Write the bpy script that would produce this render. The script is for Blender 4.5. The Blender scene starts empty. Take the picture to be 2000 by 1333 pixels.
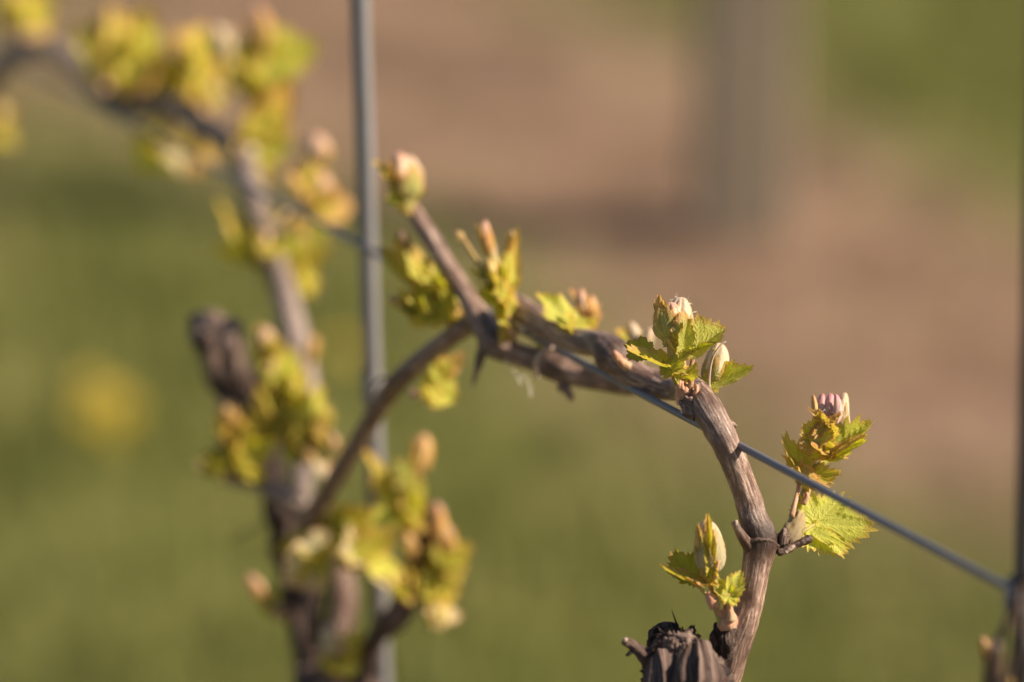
import bpy, math, random
import numpy as np
from mathutils import Vector, Matrix, noise

# ------------------------------------------------------------------ camera, light
sc = bpy.context.scene
COL = sc.collection
R = math.radians
CAM_H, PITCH, FOC = 1.05, R(18), 5555.6
cam = bpy.data.cameras.new('camera')
co = bpy.data.objects.new('camera', cam); COL.objects.link(co)
cam.sensor_width = 36; cam.lens = 100; cam.clip_start = 0.02; cam.clip_end = 500
cam.dof.use_dof = True; cam.dof.focus_distance = 0.778; cam.dof.aperture_fstop = 4.2
co.location = (0, 0, CAM_H); co.rotation_euler = (R(90) - PITCH, 0, 0)
sc.camera = co

SUN_EL, SUN_AZ = 33, 95      # azimuth clockwise from +Y
w = bpy.data.worlds.new('World'); sc.world = w; w.use_nodes = True
nt = w.node_tree; bg = nt.nodes['Background']
sky = nt.nodes.new('ShaderNodeTexSky'); sky.sky_type = 'NISHITA'; sky.sun_disc = False
sky.sun_elevation = R(SUN_EL); sky.sun_rotation = R(SUN_AZ)
nt.links.new(sky.outputs[0], bg.inputs[0]); bg.inputs[1].default_value = 0.058
sun = bpy.data.lights.new('sun', 'SUN'); sun.energy = 5.0; sun.angle = R(0.5); sun.color = (1.0, 0.84, 0.65)
so = bpy.data.objects.new('sun', sun); COL.objects.link(so)
sd = Vector((math.sin(R(SUN_AZ)) * math.cos(R(SUN_EL)), math.cos(R(SUN_AZ)) * math.cos(R(SUN_EL)), math.sin(R(SUN_EL))))
so.rotation_euler = sd.to_track_quat('Z', 'Y').to_euler(); so.location = sd * 5
sc.view_settings.view_transform = 'Standard'; sc.view_settings.look = 'None'
sc.view_settings.exposure = 0.84; sc.view_settings.gamma = 1.0
sc.cycles.max_bounces = 8; sc.cycles.transmission_bounces = 6
sc.cycles.use_denoising = True

# ------------------------------------------------------------------ frames
RT = Vector((1, 0, 0)); UP = Vector((0, math.sin(PITCH), math.cos(PITCH))); FW = Vector((0, math.cos(PITCH), -math.sin(PITCH)))
C0 = Vector((0, 0, CAM_H))
def W(px, py, z):
    """a point of the place, from its place in the picture and its distance z (metres)"""
    return C0 + RT * ((px - 1000) / FOC * z) + UP * ((666.5 - py) / FOC * z) + FW * z
def CV(x, y, t):   # direction: right, up, towards the viewer's side
    return (RT * x + UP * y - FW * t).normalized()
def PX(n, z=0.78): return n / FOC * z
def ground_at(px, py):
    d = RT * ((px - 1000) / FOC) + UP * ((666.5 - py) / FOC) + FW
    k = -CAM_H / d.z
    return C0 + d * k

# ------------------------------------------------------------------ materials
def mat(name):
    m = bpy.data.materials.new(name); m.use_nodes = True
    m.node_tree.nodes.clear(); return m, m.node_tree
def N(t, ty, **kw):
    n = t.nodes.new(ty)
    for k, v in kw.items():
        if hasattr(n, k) and k not in n.inputs: setattr(n, k, v)
        else: n.inputs[k].default_value = v
    return n
def attr(t, name): return N(t, 'ShaderNodeAttribute', attribute_name=name)
def mixc(t, f, a, b, mode='MIX'):
    n = t.nodes.new('ShaderNodeMix'); n.data_type = 'RGBA'; n.blend_type = mode
    for s, v in ((n.inputs[0], f), (n.inputs[6], a), (n.inputs[7], b)):
        if isinstance(v, bpy.types.NodeSocket): t.links.new(v, s)
        elif isinstance(v, (int, float)): s.default_value = v
        else: s.default_value = (*v, 1)
    return n.outputs[2]
def mth(t, op, a, b=0.0, clamp=False):
    n = t.nodes.new('ShaderNodeMath'); n.operation = op; n.use_clamp = clamp
    for s, v in ((n.inputs[0], a), (n.inputs[1], b)):
        if isinstance(v, bpy.types.NodeSocket): t.links.new(v, s)
        else: s.default_value = v
    return n.outputs[0]
def ramp(t, f, stops):
    n = t.nodes.new('ShaderNodeValToRGB'); e = n.color_ramp.elements
    while len(e) < len(stops): e.new(0.5)
    for k, (p, c) in enumerate(stops):
        e[k].position = p; e[k].color = (*c, 1) if len(c) == 3 else c
    t.links.new(f, n.inputs[0]); return n.outputs[0]
def noise_n(t, vec, scale, detail=4, rough=0.55, sx=None):
    if sx is not None:
        mp = t.nodes.new('ShaderNodeMapping'); mp.inputs['Scale'].default_value = sx
        t.links.new(vec, mp.inputs[0]); vec = mp.outputs[0]
    n = t.nodes.new('ShaderNodeTexNoise'); n.inputs['Scale'].default_value = scale
    n.inputs['Detail'].default_value = detail; n.inputs['Roughness'].default_value = rough
    t.links.new(vec, n.inputs['Vector']); return n.outputs[0]
def bump(t, h, dist, strength=1.0):
    b = t.nodes.new('ShaderNodeBump'); b.inputs['Strength'].default_value = strength
    b.inputs['Distance'].default_value = dist; t.links.new(h, b.inputs['Height']); return b.outputs[0]

def leaf_mat(name, col, veinc, rimc, trans, tmix=0.5, rim0=0.72, fuzz=0.12):
    m, t = mat(name)
    rim = attr(t, 'rim').outputs['Fac']; vein = attr(t, 'vein').outputs['Fac']
    uv = attr(t, 'uvw').outputs['Vector']
    n1 = noise_n(t, uv, 0.9, 4)
    n2 = noise_n(t, uv, 3.5, 3)
    c = mixc(t, n1, tuple(v * 0.62 for v in col), tuple(v * 1.35 for v in col))
    c = mixc(t, mth(t, 'MULTIPLY', vein, 0.8), c, veinc)
    rf = mth(t, 'MULTIPLY', mth(t, 'SUBTRACT', mth(t, 'ADD', rim, mth(t, 'MULTIPLY', n1, 0.35)), rim0 + 0.17), 1 / (1.02 - rim0) , True)
    rf = mth(t, 'MINIMUM', rf, 0.85)
    c = mixc(t, rf, c, rimc)
    # small brown spots of the young epidermis
    sp = ramp(t, n2, [(0.66, (0, 0, 0)), (0.75, (1, 1, 1))])
    c = mixc(t, mth(t, 'MULTIPLY', sp, 0.35), c, tuple(v * .55 for v in rimc))
    p = N(t, 'ShaderNodeBsdfPrincipled', Roughness=0.48)
    t.links.new(c, p.inputs['Base Color'])
    p.inputs['Sheen Weight'].default_value = fuzz; p.inputs['Sheen Roughness'].default_value = 0.6
    p.inputs['Specular IOR Level'].default_value = 0.35
    hgt = mth(t, 'ADD', mth(t, 'MULTIPLY', vein, -0.8), mth(t, 'MULTIPLY', noise_n(t, uv, 2.2, 2), 0.7))
    bn = bump(t, hgt, 0.00035)
    t.links.new(bn, p.inputs['Normal'])
    tr = t.nodes.new('ShaderNodeBsdfTranslucent')
    tc = mixc(t, mth(t, 'MULTIPLY', vein, 0.5), trans, tuple(min(1, v * 1.25) for v in trans))
    tc = mixc(t, rf, tc, tuple(min(1.0, v * 1.5) for v in rimc))
    tc = mixc(t, n1, tc, tuple(v * .7 for v in trans))
    t.links.new(tc, tr.inputs[0]); t.links.new(bn, tr.inputs[1])
    mx = t.nodes.new('ShaderNodeMixShader'); mx.inputs[0].default_value = tmix
    t.links.new(p.outputs[0], mx.inputs[1]); t.links.new(tr.outputs[0], mx.inputs[2])
    o = t.nodes.new('ShaderNodeOutputMaterial'); t.links.new(mx.outputs[0], o.inputs[0])
    return m

def bark_mat(name, cols, stretch=0.09, sc_=0.9, bd=0.0004, rough=0.6, spots=0.5):
    m, t = mat(name)
    uv = attr(t, 'uvw').outputs['Vector']; dk = attr(t, 'dark').outputs['Fac']
    n1 = noise_n(t, uv, sc_ * 1.8, 6, 0.72, (1, 1, stretch))
    n2 = noise_n(t, uv, 0.28, 4, 0.6, (1, 1, 0.5))
    n3 = noise_n(t, uv, 2.6, 3, 0.6, (1, 1, 0.55))
    c = ramp(t, n1, [(0.36, cols[0]), (0.48, cols[1]), (0.60, cols[2])])
    c = mixc(t, ramp(t, n2, [(0.46, (0, 0, 0)), (0.60, (1, 1, 1))]), c, cols[3], 'MIX') if len(cols) > 3 else c
    c = mixc(t, 0.12, c, cols[1])
    sp = ramp(t, n3, [(0.58, (0, 0, 0)), (0.68, (1, 1, 1))])
    c = mixc(t, mth(t, 'MULTIPLY', sp, spots), c, tuple(v * 0.3 for v in cols[0]))
    df = mth(t, 'MULTIPLY', dk, mth(t, 'ADD', 0.55, mth(t, 'MULTIPLY', n2, 0.9)), True)
    c = mixc(t, df, c, tuple(v * 0.45 for v in cols[0]))
    p = N(t, 'ShaderNodeBsdfPrincipled', Roughness=rough)
    p.inputs['Specular IOR Level'].default_value = 0.4
    t.links.new(c, p.inputs['Base Color'])
    h = mth(t, 'ADD', n1, mth(t, 'MULTIPLY', n3, 0.35))
    t.links.new(bump(t, h, bd), p.inputs['Normal'])
    o = t.nodes.new('ShaderNodeOutputMaterial'); t.links.new(p.outputs[0], o.inputs[0])
    return m

def soft_mat(name, a, b, c3, rough=0.55, sheen=0.3, trans=0.0, sc_=1.2):
    """buds, stems and bud scales: mottled a-b, tip colour c3 by attribute rim"""
    m, t = mat(name)
    uv = attr(t, 'uvw').outputs['Vector']; rim = attr(t, 'rim').outputs['Fac']
    n1 = noise_n(t, uv, sc_, 4, 0.6, (1, 1, 0.3)); n2 = noise_n(t, uv, 5, 2)
    c = ramp(t, n1, [(0.33, a), (0.62, b)])
    c = mixc(t, mth(t, 'MULTIPLY', mth(t, 'ADD', rim, mth(t, 'MULTIPLY', n1, 0.4)), 0.75, True), c, c3)
    p = N(t, 'ShaderNodeBsdfPrincipled', Roughness=rough)
    t.links.new(c, p.inputs['Base Color'])
    p.inputs['Sheen Weight'].default_value = sheen; p.inputs['Sheen Roughness'].default_value = 0.5
    p.inputs['Subsurface Weight'].default_value = 0.25; p.inputs['Subsurface Radius'].default_value = (1, .6, .2)
    p.inputs['Subsurface Scale'].default_value = 0.0012
    t.links.new(bump(t, mth(t, 'ADD', n1, mth(t, 'MULTIPLY', n2, .3)), 0.00025), p.inputs['Normal'])
    o = t.nodes.new('ShaderNodeOutputMaterial'); t.links.new(p.outputs[0], o.inputs[0])
    return m

M = {}
M['green'] = leaf_mat('young_leaf_green', (.54, .53, .09), (.62, .62, .12), (.38, .18, .04), (.90, .88, .04), .44, .80)
M['lime'] = leaf_mat('young_leaf_lime', (.58, .58, .08), (.66, .66, .12), (.55, .32, .06), (.95, .97, .03), .44, .84)
M['yellow'] = leaf_mat('young_leaf_yellow', (.52, .48, .03), (.68, .62, .12), (.64, .36, .09), (.98, .90, .05), .44, .66)
M['orange'] = leaf_mat('young_leaf_orange', (.60, .44, .08), (.66, .54, .14), (.66, .32, .13), (.98, .76, .12), .44, .5)
M['olive'] = leaf_mat('young_leaf_olive', (.27, .29, .03), (.42, .43, .07), (.36, .18, .04), (.60, .60, .02), .5, .8)
M['woolly'] = leaf_mat('young_leaf_woolly', (.40, .39, .09), (.66, .63, .24), (.62, .33, .12), (.80, .76, .16), .42, .62, .12)
M['pale'] = leaf_mat('young_leaf_pale', (.60, .53, .28), (.72, .66, .42), (.66, .40, .20), (.80, .68, .26), .35, .75, .3)
M['bud_cream'] = soft_mat('bud_cream', (.38, .33, .16), (.66, .58, .40), (.58, .36, .24), sheen=.4)
M['bud_pink'] = soft_mat('bud_pink', (.42, .28, .15), (.64, .48, .31), (.60, .27, .18), sheen=.4)
M['bud_rose'] = soft_mat('bud_rose', (.50, .30, .25), (.68, .52, .42), (.52, .12, .19), sheen=.4)
M['bud_orange'] = soft_mat('bud_orange', (.42, .28, .07), (.60, .44, .16), (.60, .28, .12), sheen=.3)
M['bud_yellow'] = soft_mat('bud_yellow', (.36, .31, .07), (.58, .50, .18), (.58, .36, .14), sheen=.3)
M['stem_green'] = soft_mat('stem_green', (.16, .19, .02), (.34, .34, .05), (.45, .26, .08), sheen=.15)
M['stem_peach'] = soft_mat('stem_peach', (.36, .19, .08), (.54, .40, .22), (.45, .20, .12), sheen=.2)
M['scale'] = soft_mat('bud_scale_brown', (.34, .13, .06), (.55, .34, .20), (.52, .24, .13), .6, .3, sc_=.8)
M['scale_dark'] = soft_mat('bud_scale_dark', (.07, .05, .025), (.20, .14, .06), (.30, .22, .09), .65, .1)
M['cane'] = bark_mat('cane_bark', ((.11, .062, .045), (.24, .148, .112), (.66, .49, .40), (.17, .105, .082)), rough=.36)
M['cane_far'] = bark_mat('cane_bark_pale', ((.10, .07, .062), (.24, .18, .155), (.42, .34, .30)), spots=.3, rough=.45)
M['old'] = bark_mat('old_bark', ((.09, .055, .045), (.34, .21, .17), (.66, .51, .43), (.27, .16, .13)), .09, 1.15, .0040, .75, .7)
M['cut'] = bark_mat('cut_wood', ((.30, .20, .14), (.48, .36, .27), (.58, .46, .36)), 1.0, .8, .0003, .8, .2)
M['dry'] = bark_mat('dry_tendril', ((.28, .19, .14), (.42, .31, .24), (.55, .44, .36)), .1, 1, .0001)

def metal_mat(name, col, rust, rough=.45, met=.6):
    m, t = mat(name)
    uv = attr(t, 'uvw').outputs['Vector']
    n1 = noise_n(t, uv, .5, 5, .65, (1, 1, .25)); n2 = noise_n(t, uv, 3, 3)
    c = mixc(t, n2, tuple(v * .8 for v in col), tuple(v * 1.15 for v in col))
    c = mixc(t, ramp(t, n1, [(.52, (0, 0, 0)), (.72, (1, 1, 1))]), c, rust)
    p = N(t, 'ShaderNodeBsdfPrincipled', Roughness=rough, Metallic=met)
    t.links.new(c, p.inputs['Base Color'])
    t.links.new(bump(t, n2, .00008), p.inputs['Normal'])
    o = t.nodes.new('ShaderNodeOutputMaterial'); t.links.new(p.outputs[0], o.inputs[0]); return m
M['wire'] = metal_mat('galvanised_wire', (.18, .185, .215), (.15, .14, .15), .45, .3)
M['rod'] = metal_mat('weathered_steel', (.22, .22, .235), (.19, .15, .12), .6, .2)

M['rod_shaded'] = metal_mat('shaded_steel', (.09, .085, .09), (.12, .085, .07), .6, .2)  # darker copy of the rod steel: shade of the visible side in its colour
# ------------------------------------------------------------------ mesh helpers
def link(name, verts, faces, material, parent=None, attrs=None, smooth=True, loc=None):
    """verts: world coordinates (n,3); the object's origin goes to loc (or its parent's place)"""
    me = bpy.data.meshes.new(name)
    V = np.asarray(verts, dtype=np.float64)
    org = np.array(loc if loc is not None else (V[0] if parent is None else V.mean(0)))
    me.from_pydata((V - org).tolist(), [], faces)
    if smooth: me.polygons.foreach_set('use_smooth', [True] * len(me.polygons))
    for k, a in (attrs or {}).items():
        a = np.asarray(a, dtype=np.float32)
        ty = 'FLOAT_VECTOR' if a.ndim == 2 else 'FLOAT'
        at = me.attributes.new(k, ty, 'POINT')
        at.data.foreach_set('vector' if a.ndim == 2 else 'value', a.ravel())
    me.materials.append(material); me.update()
    o = bpy.data.objects.new(name, me); COL.objects.link(o)
    if parent is not None:
        o.parent = parent
        base = WORLD[parent.name]
        o.location = Vector(org.tolist()) - base
    else: o.location = org.tolist()
    WORLD[o.name] = Vector(org.tolist())
    return o
WORLD = {}
def thing(name, label, cat, loc, group=None):
    o = bpy.data.objects.new(name, None); COL.objects.link(o); o.empty_display_size = 0.02
    o.location = loc; WORLD[o.name] = Vector(loc)
    o['label'] = label; o['category'] = cat
    if group: o['group'] = group
    return o

def catmull(P, n):
    P = np.asarray(P, float); out = []
    Q = np.vstack([2 * P[0] - P[1], P, 2 * P[-1] - P[-2]])
    for i in range(1, len(Q) - 2):
        p0, p1, p2, p3 = Q[i - 1], Q[i], Q[i + 1], Q[i + 2]
        for k in range(n):
            t = k / n
            out.append(.5 * ((2 * p1) + (-p0 + p2) * t + (2 * p0 - 5 * p1 + 4 * p2 - p3) * t * t + (-p0 + 3 * p1 - 3 * p2 + p3) * t ** 3))
    out.append(P[-1]); return np.array(out)

def tube(ctrl, seg=24, step=None, ridge=.03, lump=.0, seed=0, cap=True, lz=.7, ridge_n=11, jag=0.0, plates=0.0):
    """ctrl rows: x,y,z,radius,dark  -> verts, faces, attrs"""
    ctrl = [list(c) for c in ctrl]
    rs = np.random.RandomState(seed)
    L = sum((Vector(a[:3]) - Vector(b[:3])).length for a, b in zip(ctrl, ctrl[1:]))
    rmean = max(1e-5, np.mean([c[3] for c in ctrl]))
    if step is None: step = rmean * .35
    n = max(3, int(L / step / (len(ctrl) - 1)))
    n = min(n, 60)
    S = catmull(ctrl, n)
    P = S[:, :3]; r = np.maximum(S[:, 3], 1e-5); dark = np.clip(S[:, 4], 0, 1)
    T = np.gradient(P, axis=0); T /= np.linalg.norm(T, axis=1)[:, None] + 1e-12
    s = np.concatenate([[0], np.cumsum(np.linalg.norm(np.diff(P, axis=0), axis=1))])
    u = np.cross(T[0], [0.3, .9, .2]); u /= np.linalg.norm(u)
    U = []
    for k in range(len(P)):
        u = u - T[k] * np.dot(u, T[k]); u /= np.linalg.norm(u); U.append(u.copy())
    U = np.array(U); Vv = np.cross(T, U)
    th = np.linspace(0, 2 * np.pi, seg, endpoint=False)
    TH, SS = np.meshgrid(th, s)
    off = np.zeros_like(TH)
    if ridge:
        for k in range(8):
            f = rs.randint(3, ridge_n * 2); ph = rs.rand() * 6.28; kk = rs.uniform(-1, 1) * 25
            off += ridge * .5 * np.cos(f * TH + ph + kk * SS) * (.6 + .4 * np.cos(SS * rs.uniform(60, 300) + rs.rand() * 6))
    if lump:
        for a in range(TH.shape[0]):
            for b in range(seg):
                q = Vector((math.cos(th[b]) * 1.3, math.sin(th[b]) * 1.3, s[a] / rmean * lz + seed * 7))
                off[a, b] += lump * noise.fractal(q, .8, 2.0, 5)
    pd = np.zeros_like(TH)
    if plates:
        wob = .10 * np.sin(SS * 260 + 3 * TH) + .07 * np.sin(SS * 610 + 1.3) + .05 * np.sin(SS * 1400 + 5 * TH)
        q = (TH / (2 * np.pi)) * 26 + .9 * np.sin(TH * 3 + 1) + .6 * np.sin(TH * 7 + SS * 90) + wob * 11; ci = np.floor(q).astype(int); fr = q - ci
        ln_ = .004 + .010 * (((ci * 7919) % 97) / 97.); jj = np.floor(SS / ln_ + ((ci * 104729) % 89) / 89. * 9 + .15 * np.sin(TH * 40)).astype(int)
        hh = (((ci * 73856093) ^ (jj * 19349663)) % 1009) / 1009.
        frj = (SS / ln_ + ((ci * 104729) % 89) / 89. * 9) % 1.0
        edge = np.clip(np.minimum(fr, 1 - fr) * 5, 0, 1)
        off += plates * (hh - .5) * 1.3 * (.3 + .7 * frj) * edge - plates * .55 * (1 - edge)
        pd = np.where(hh > .8, .8, np.where(hh < .3, .35, 0)) + (1 - edge) * .6
    rr = r[:, None] * (1 + off)
    if jag:
        j = jag * rmean * np.array([rs.rand() for _ in th])
        P2 = P[:, None, :] + np.zeros((1, seg, 1)) * 0
    X = P[:, None, :] + rr[..., None] * (np.cos(TH)[..., None] * U[:, None, :] + np.sin(TH)[..., None] * Vv[:, None, :])
    if jag: X[-1] += T[-1][None, :] * j[:, None]
    verts = X.reshape(-1, 3)
    rm = r[:, None] * np.ones_like(TH)
    uvw = np.stack([np.cos(TH) * rm * 1000, np.sin(TH) * rm * 1000, SS * 1000 + seed * 13.7], -1).reshape(-1, 3)
    dk = np.clip(dark[:, None] * np.ones_like(TH) + pd, 0, 1).ravel()
    prog = ((s / s[-1])[:, None] * np.ones_like(TH)).ravel()
    nr = len(P); faces = []
    for a in range(nr - 1):
        for b in range(seg):
            c = (b + 1) % seg
            faces.append((a * seg + b, a * seg + c, (a + 1) * seg + c, (a + 1) * seg + b))
    verts = list(map(tuple, verts)); uvw = list(map(tuple, uvw)); dk = list(dk); prog = list(prog)
    if cap:
        for end in (0, nr - 1):
            idx = len(verts); sg = -1 if end == 0 else 1
            verts.append(tuple(P[end] + T[end] * sg * r[end] * (.25 if not jag else -.4))); uvw.append((0, 0, s[end] * 1000)); dk.append(dark[end]); prog.append(prog[end * seg])
            for b in range(seg):
                c = (b + 1) % seg
                faces.append((idx, end * seg + c, end * seg + b) if end == 0 else (idx, end * seg + b, end * seg + c))
    return verts, faces, dict(uvw=uvw, dark=dk, rim=prog)

def px_ctrl(rows):
    """rows px,py,z,width_px[,dark] -> tube control rows"""
    out = []
    for r_ in rows:
        p = W(r_[0], r_[1], r_[2]); out.append((p.x, p.y, p.z, r_[3] / FOC * r_[2] / 2, r_[4] if len(r_) > 4 else 0.0))
    return out
def branch(name, rows, material, parent, seg=28, **kw):
    v, f, a = tube(px_ctrl(rows), seg=seg, **kw)
    return link(name, v, f, material, parent, a)

# leaf ------------------------------------------------------------------
OUT = [(0, 1.0), (14, .93), (27, .80), (38, .82), (50, .88), (62, .80), (80, .62), (94, .66), (106, .68), (122, .60), (140, .52), (155, .47), (168, .34), (180, .10)]
_a = np.radians([p[0] for p in OUT]); _r = np.array([p[1] for p in OUT])
VE = []
def _veins():
    for ang, ln in ((0, .97), (50, .84), (-50, .84), (105, .62), (-105, .62)):
        a = math.radians(ang); d = np.array([math.sin(a), math.cos(a)])
        VE.append((np.zeros(2), d * ln, .022))
        for k in range(1, 6):
            t = k / 6.2
            for s in (-1, 1):
                b = a + s * math.radians(42)
                dd = np.array([math.sin(b), math.cos(b)])
                VE.append((d * ln * t, d * ln * t + dd * .34 * (1 - t * .75) * ln, .013))
_veins()
def leaf_mesh(ns, nr, teeth=17, tooth=.11, seed=0, widthk=1.0):
    if ns > 100: teeth = int(teeth * 1.3); tooth = tooth * 1.05; ns = 260
    rs = np.random.RandomState(seed)
    th = np.linspace(-np.pi, np.pi, ns, endpoint=False)
    aa = np.abs(th)
    ro = np.interp(aa, _a, _r)
    ro *= 1 + .05 * np.sin(th * 2 + rs.rand() * 6) + .03 * np.sin(th * 5 + rs.rand() * 6)
    ph = th * teeth / np.pi * .95
    saw = (ph % 1.0); tri = np.where(saw < .62, saw / .62, (1 - saw) / .38)
    sizes = 1 + .5 * np.sin(np.floor(ph) * 2.4 + rs.rand() * 6)
    ro += tooth * (tri ** 1.6 - .35) * sizes * np.clip((np.pi - aa) / .4, 0, 1)
    k = (np.arange(1, nr + 1) / nr) ** .85
    pts = [np.zeros((1, 2))]; rho = [np.zeros(1)]
    for q in k:
        rad = ro * q
        sm = np.interp(aa, _a, _r) * q
        rad = sm + (rad - sm) * q ** 6
        pts.append(np.stack([np.sin(th) * rad * widthk, np.cos(th) * rad], 1)); rho.append(np.full(ns, q))
    P = np.vstack(pts); rho = np.concatenate(rho)
    f = [(0, 1 + b, 1 + (b + 1) % ns) for b in range(ns) if b != ns - 1 or True]
    for a in range(nr - 1):
        for b in range(ns):
            c = (b + 1) % ns
            f.append((1 + a * ns + b, 1 + (a + 1) * ns + b, 1 + (a + 1) * ns + c, 1 + a * ns + c))
    Q = P / np.array([widthk, 1.0])
    vein = np.zeros(len(Q)); dm = np.full(len(Q), 9.0)
    for p0, p1, wd in VE:
        d = p1 - p0; L2 = d @ d
        t = np.clip(((Q - p0) @ d) / L2, 0, 1)
        ds = np.linalg.norm(Q - p0 - t[:, None] * d, axis=1)
        vein = np.maximum(vein, np.exp(-(ds / (wd * 1.5)) ** 2)); dm = np.minimum(dm, ds + (0 if wd > .015 else .02))
    return P, rho, vein, dm, f
def leaf_attrs(Q, rho, vein, L, seed):
    u = np.stack([Q[:, 0] * L * 1000, Q[:, 1] * L * 1000, np.full(len(Q), seed * 3.1)], 1)
    return dict(rim=rho, vein=vein, uvw=u)

def leaf(parent, base, tip, nrm, material, wk=1.0, fold=.3, curl=.4, cup=.0, ruf=.06, pleat=.35, seed=0, hi=False, teeth=17, twist=0.0, name='leaf', tooth=.11):
    """base, tip: world points; nrm: direction of the upper face"""
    base = Vector(base); tip = Vector(tip)
    Y = (tip - base); L = Y.length; Y.normalize()
    Zn = Vector(nrm); Zn = (Zn - Y * Zn.dot(Y)).normalized(); Xn = Y.cross(Zn)
    P, rho, vein, dm, f = leaf_mesh(*((260, 24) if hi else (72, 9)), teeth=teeth, seed=seed, widthk=wk, tooth=tooth)
    x, y = P[:, 0].copy(), P[:, 1].copy()
    rs = np.random.RandomState(seed + 5)
    th = np.arctan2(x, y); rr = np.hypot(x, y)
    z = pleat * np.minimum(dm, .1) * np.minimum(1, rho * 1.5)
    z += ruf * rho ** 2 * np.sin(3 * th + rs.rand() * 6) + ruf * .6 * rho ** 3 * np.sin(8 * th + rs.rand() * 6)
    z += cup * rr ** 2
    ax = np.sqrt(x * x + .002) - .0447
    phi = fold
    x2 = x * math.cos(phi); z2 = z * math.cos(phi) + ax * math.sin(phi)
    x, z = x2, z2
    if twist:
        a = twist * y; x, z = x * np.cos(a) - z * np.sin(a), x * np.sin(a) + z * np.cos(a)
    if abs(curl) > 1e-3:
        a = curl * y
        yy = np.sin(a) / curl - z * np.sin(a) ; zz = (1 - np.cos(a)) / curl + z * np.cos(a)
        sc0 = 1.0 / max(.2, math.hypot(math.sin(curl) / curl, (1 - math.cos(curl)) / curl))
        b = -curl / 2      # keep the tip on the chord
        y = (yy * math.cos(b) - zz * math.sin(b)) * sc0; z = (yy * math.sin(b) + zz * math.cos(b)) * sc0; x = x * sc0
    V = np.array(base)[None] + L * (x[:, None] * np.array(Xn) + y[:, None] * np.array(Y) + z[:, None] * np.array(Zn))
    return link(name, V, f, material, parent, leaf_attrs(P, rho, vein, L, seed))

def prof(t):   # outline of a closed bud, t 0..1
    t = np.clip(t, 0, 1)
    w_ = np.abs(2 * t ** .85 - 1); return np.maximum(1 - w_ ** 2.3, 0) ** .5 * (1 - .12 * t)
def frame(base, tip, front=None):
    Y = (tip - base); L = Y.length; Y.normalize()
    Fv = front if front is not None else -FW
    Zn = (Fv - Y * Fv.dot(Y)).normalized(); Xn = Y.cross(Zn)
    return Y, Zn, Xn, L
def bud(parent, base, tip, rad, material, seed=0, hi=False, npl=7, pl=.10, bend=0.0, name='bud', tipsplit=.0):
    base = Vector(base); tip = Vector(tip)
    Y, Zn, Xn, L = frame(base, tip)
    ns, nr = (72, 40) if hi else (28, 14)
    rs = np.random.RandomState(seed)
    th = np.linspace(0, 2 * np.pi, ns, endpoint=False)
    t = np.linspace(0.01, .995, nr)
    T, TH = np.meshgrid(t, th, indexing='ij')
    r = rad * prof(T) * (1 + pl * np.abs(np.cos(npl / 2 * TH + 2.0 * T + rs.rand() * 6)) + .05 * np.cos(3 * TH + rs.rand() * 6) * T)
    a = bend * (T - .5) ** 2
    V = np.array(base)[None, None] + L * T[..., None] * np.array(Y) + (r * np.cos(TH))[..., None] * np.array(Xn) + (r * np.sin(TH))[..., None] * np.array(Zn) + (a * L)[..., None] * np.array(Xn)
    V = V.reshape(-1, 3); V = np.vstack([V, [V[:ns].mean(0)], [V[-ns:].mean(0)]])
    f = [(q * ns + b, q * ns + (b + 1) % ns, (q + 1) * ns + (b + 1) % ns, (q + 1) * ns + b) for q in range(nr - 1) for b in range(ns)]
    i0, i1 = nr * ns, nr * ns + 1
    f += [(i0, (b + 1) % ns, b) for b in range(ns)] + [(i1, (nr - 1) * ns + b, (nr - 1) * ns + (b + 1) % ns) for b in range(ns)]
    rim = np.append((np.clip((T - .55) / .45, 0, 1) ** 1.5).ravel(), [0, 1])
    uv = np.stack([(np.cos(TH) * rad * 1000).ravel(), (np.sin(TH) * rad * 1000).ravel(), (T * L * 1000).ravel() + seed * 5], 1)
    uv = np.vstack([uv, [[0, 0, 0], [0, 0, L * 1000]]])
    return link(name, V, f, material, parent, dict(rim=rim, uvw=uv))
def wrap(parent, base, tip, rad, phi0, material, span=1.0, length=1.0, seed=0, hi=False, gap=1.12, open_=.15, pleat=.5, teeth=15, name='leaf', shift=0.0, lean=0.0):
    """a young leaf clasped round a bud; phi0: 0 faces the viewer's side, positive turns it to the right"""
    base = Vector(base); tip = Vector(tip)
    Y, Zn, Xn, L = frame(base, tip)
    P, rho, vein, dm, f = leaf_mesh(*((260, 24) if hi else (72, 10)), teeth=teeth, seed=seed, widthk=1.0, tooth=.10)
    x, y = P[:, 0], P[:, 1]
    t = np.clip((y * length + shift), -.2, 1.35)
    ph = phi0 + lean * t + x * span * L / (rad * 1.15)
    tt = np.clip(t, .02, .86)
    r = rad * prof(tt) * gap + rad * open_ * np.clip(t - .3, 0, 2) ** 2 + rad * pleat * np.minimum(dm, .12) * rho
    r += rad * .06 * rho ** 2 * np.sin(ph * 4 + seed)
    r = np.maximum(r, rad * .12)
    V = np.array(base)[None] + (L * t)[:, None] * np.array(Y) + (r * np.sin(ph))[:, None] * np.array(RT - Y * RT.dot(Y)) + (r * np.cos(ph))[:, None] * np.array(Zn)
    return link(name, V, f, material, parent, leaf_attrs(P, rho, vein, L, seed))

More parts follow.
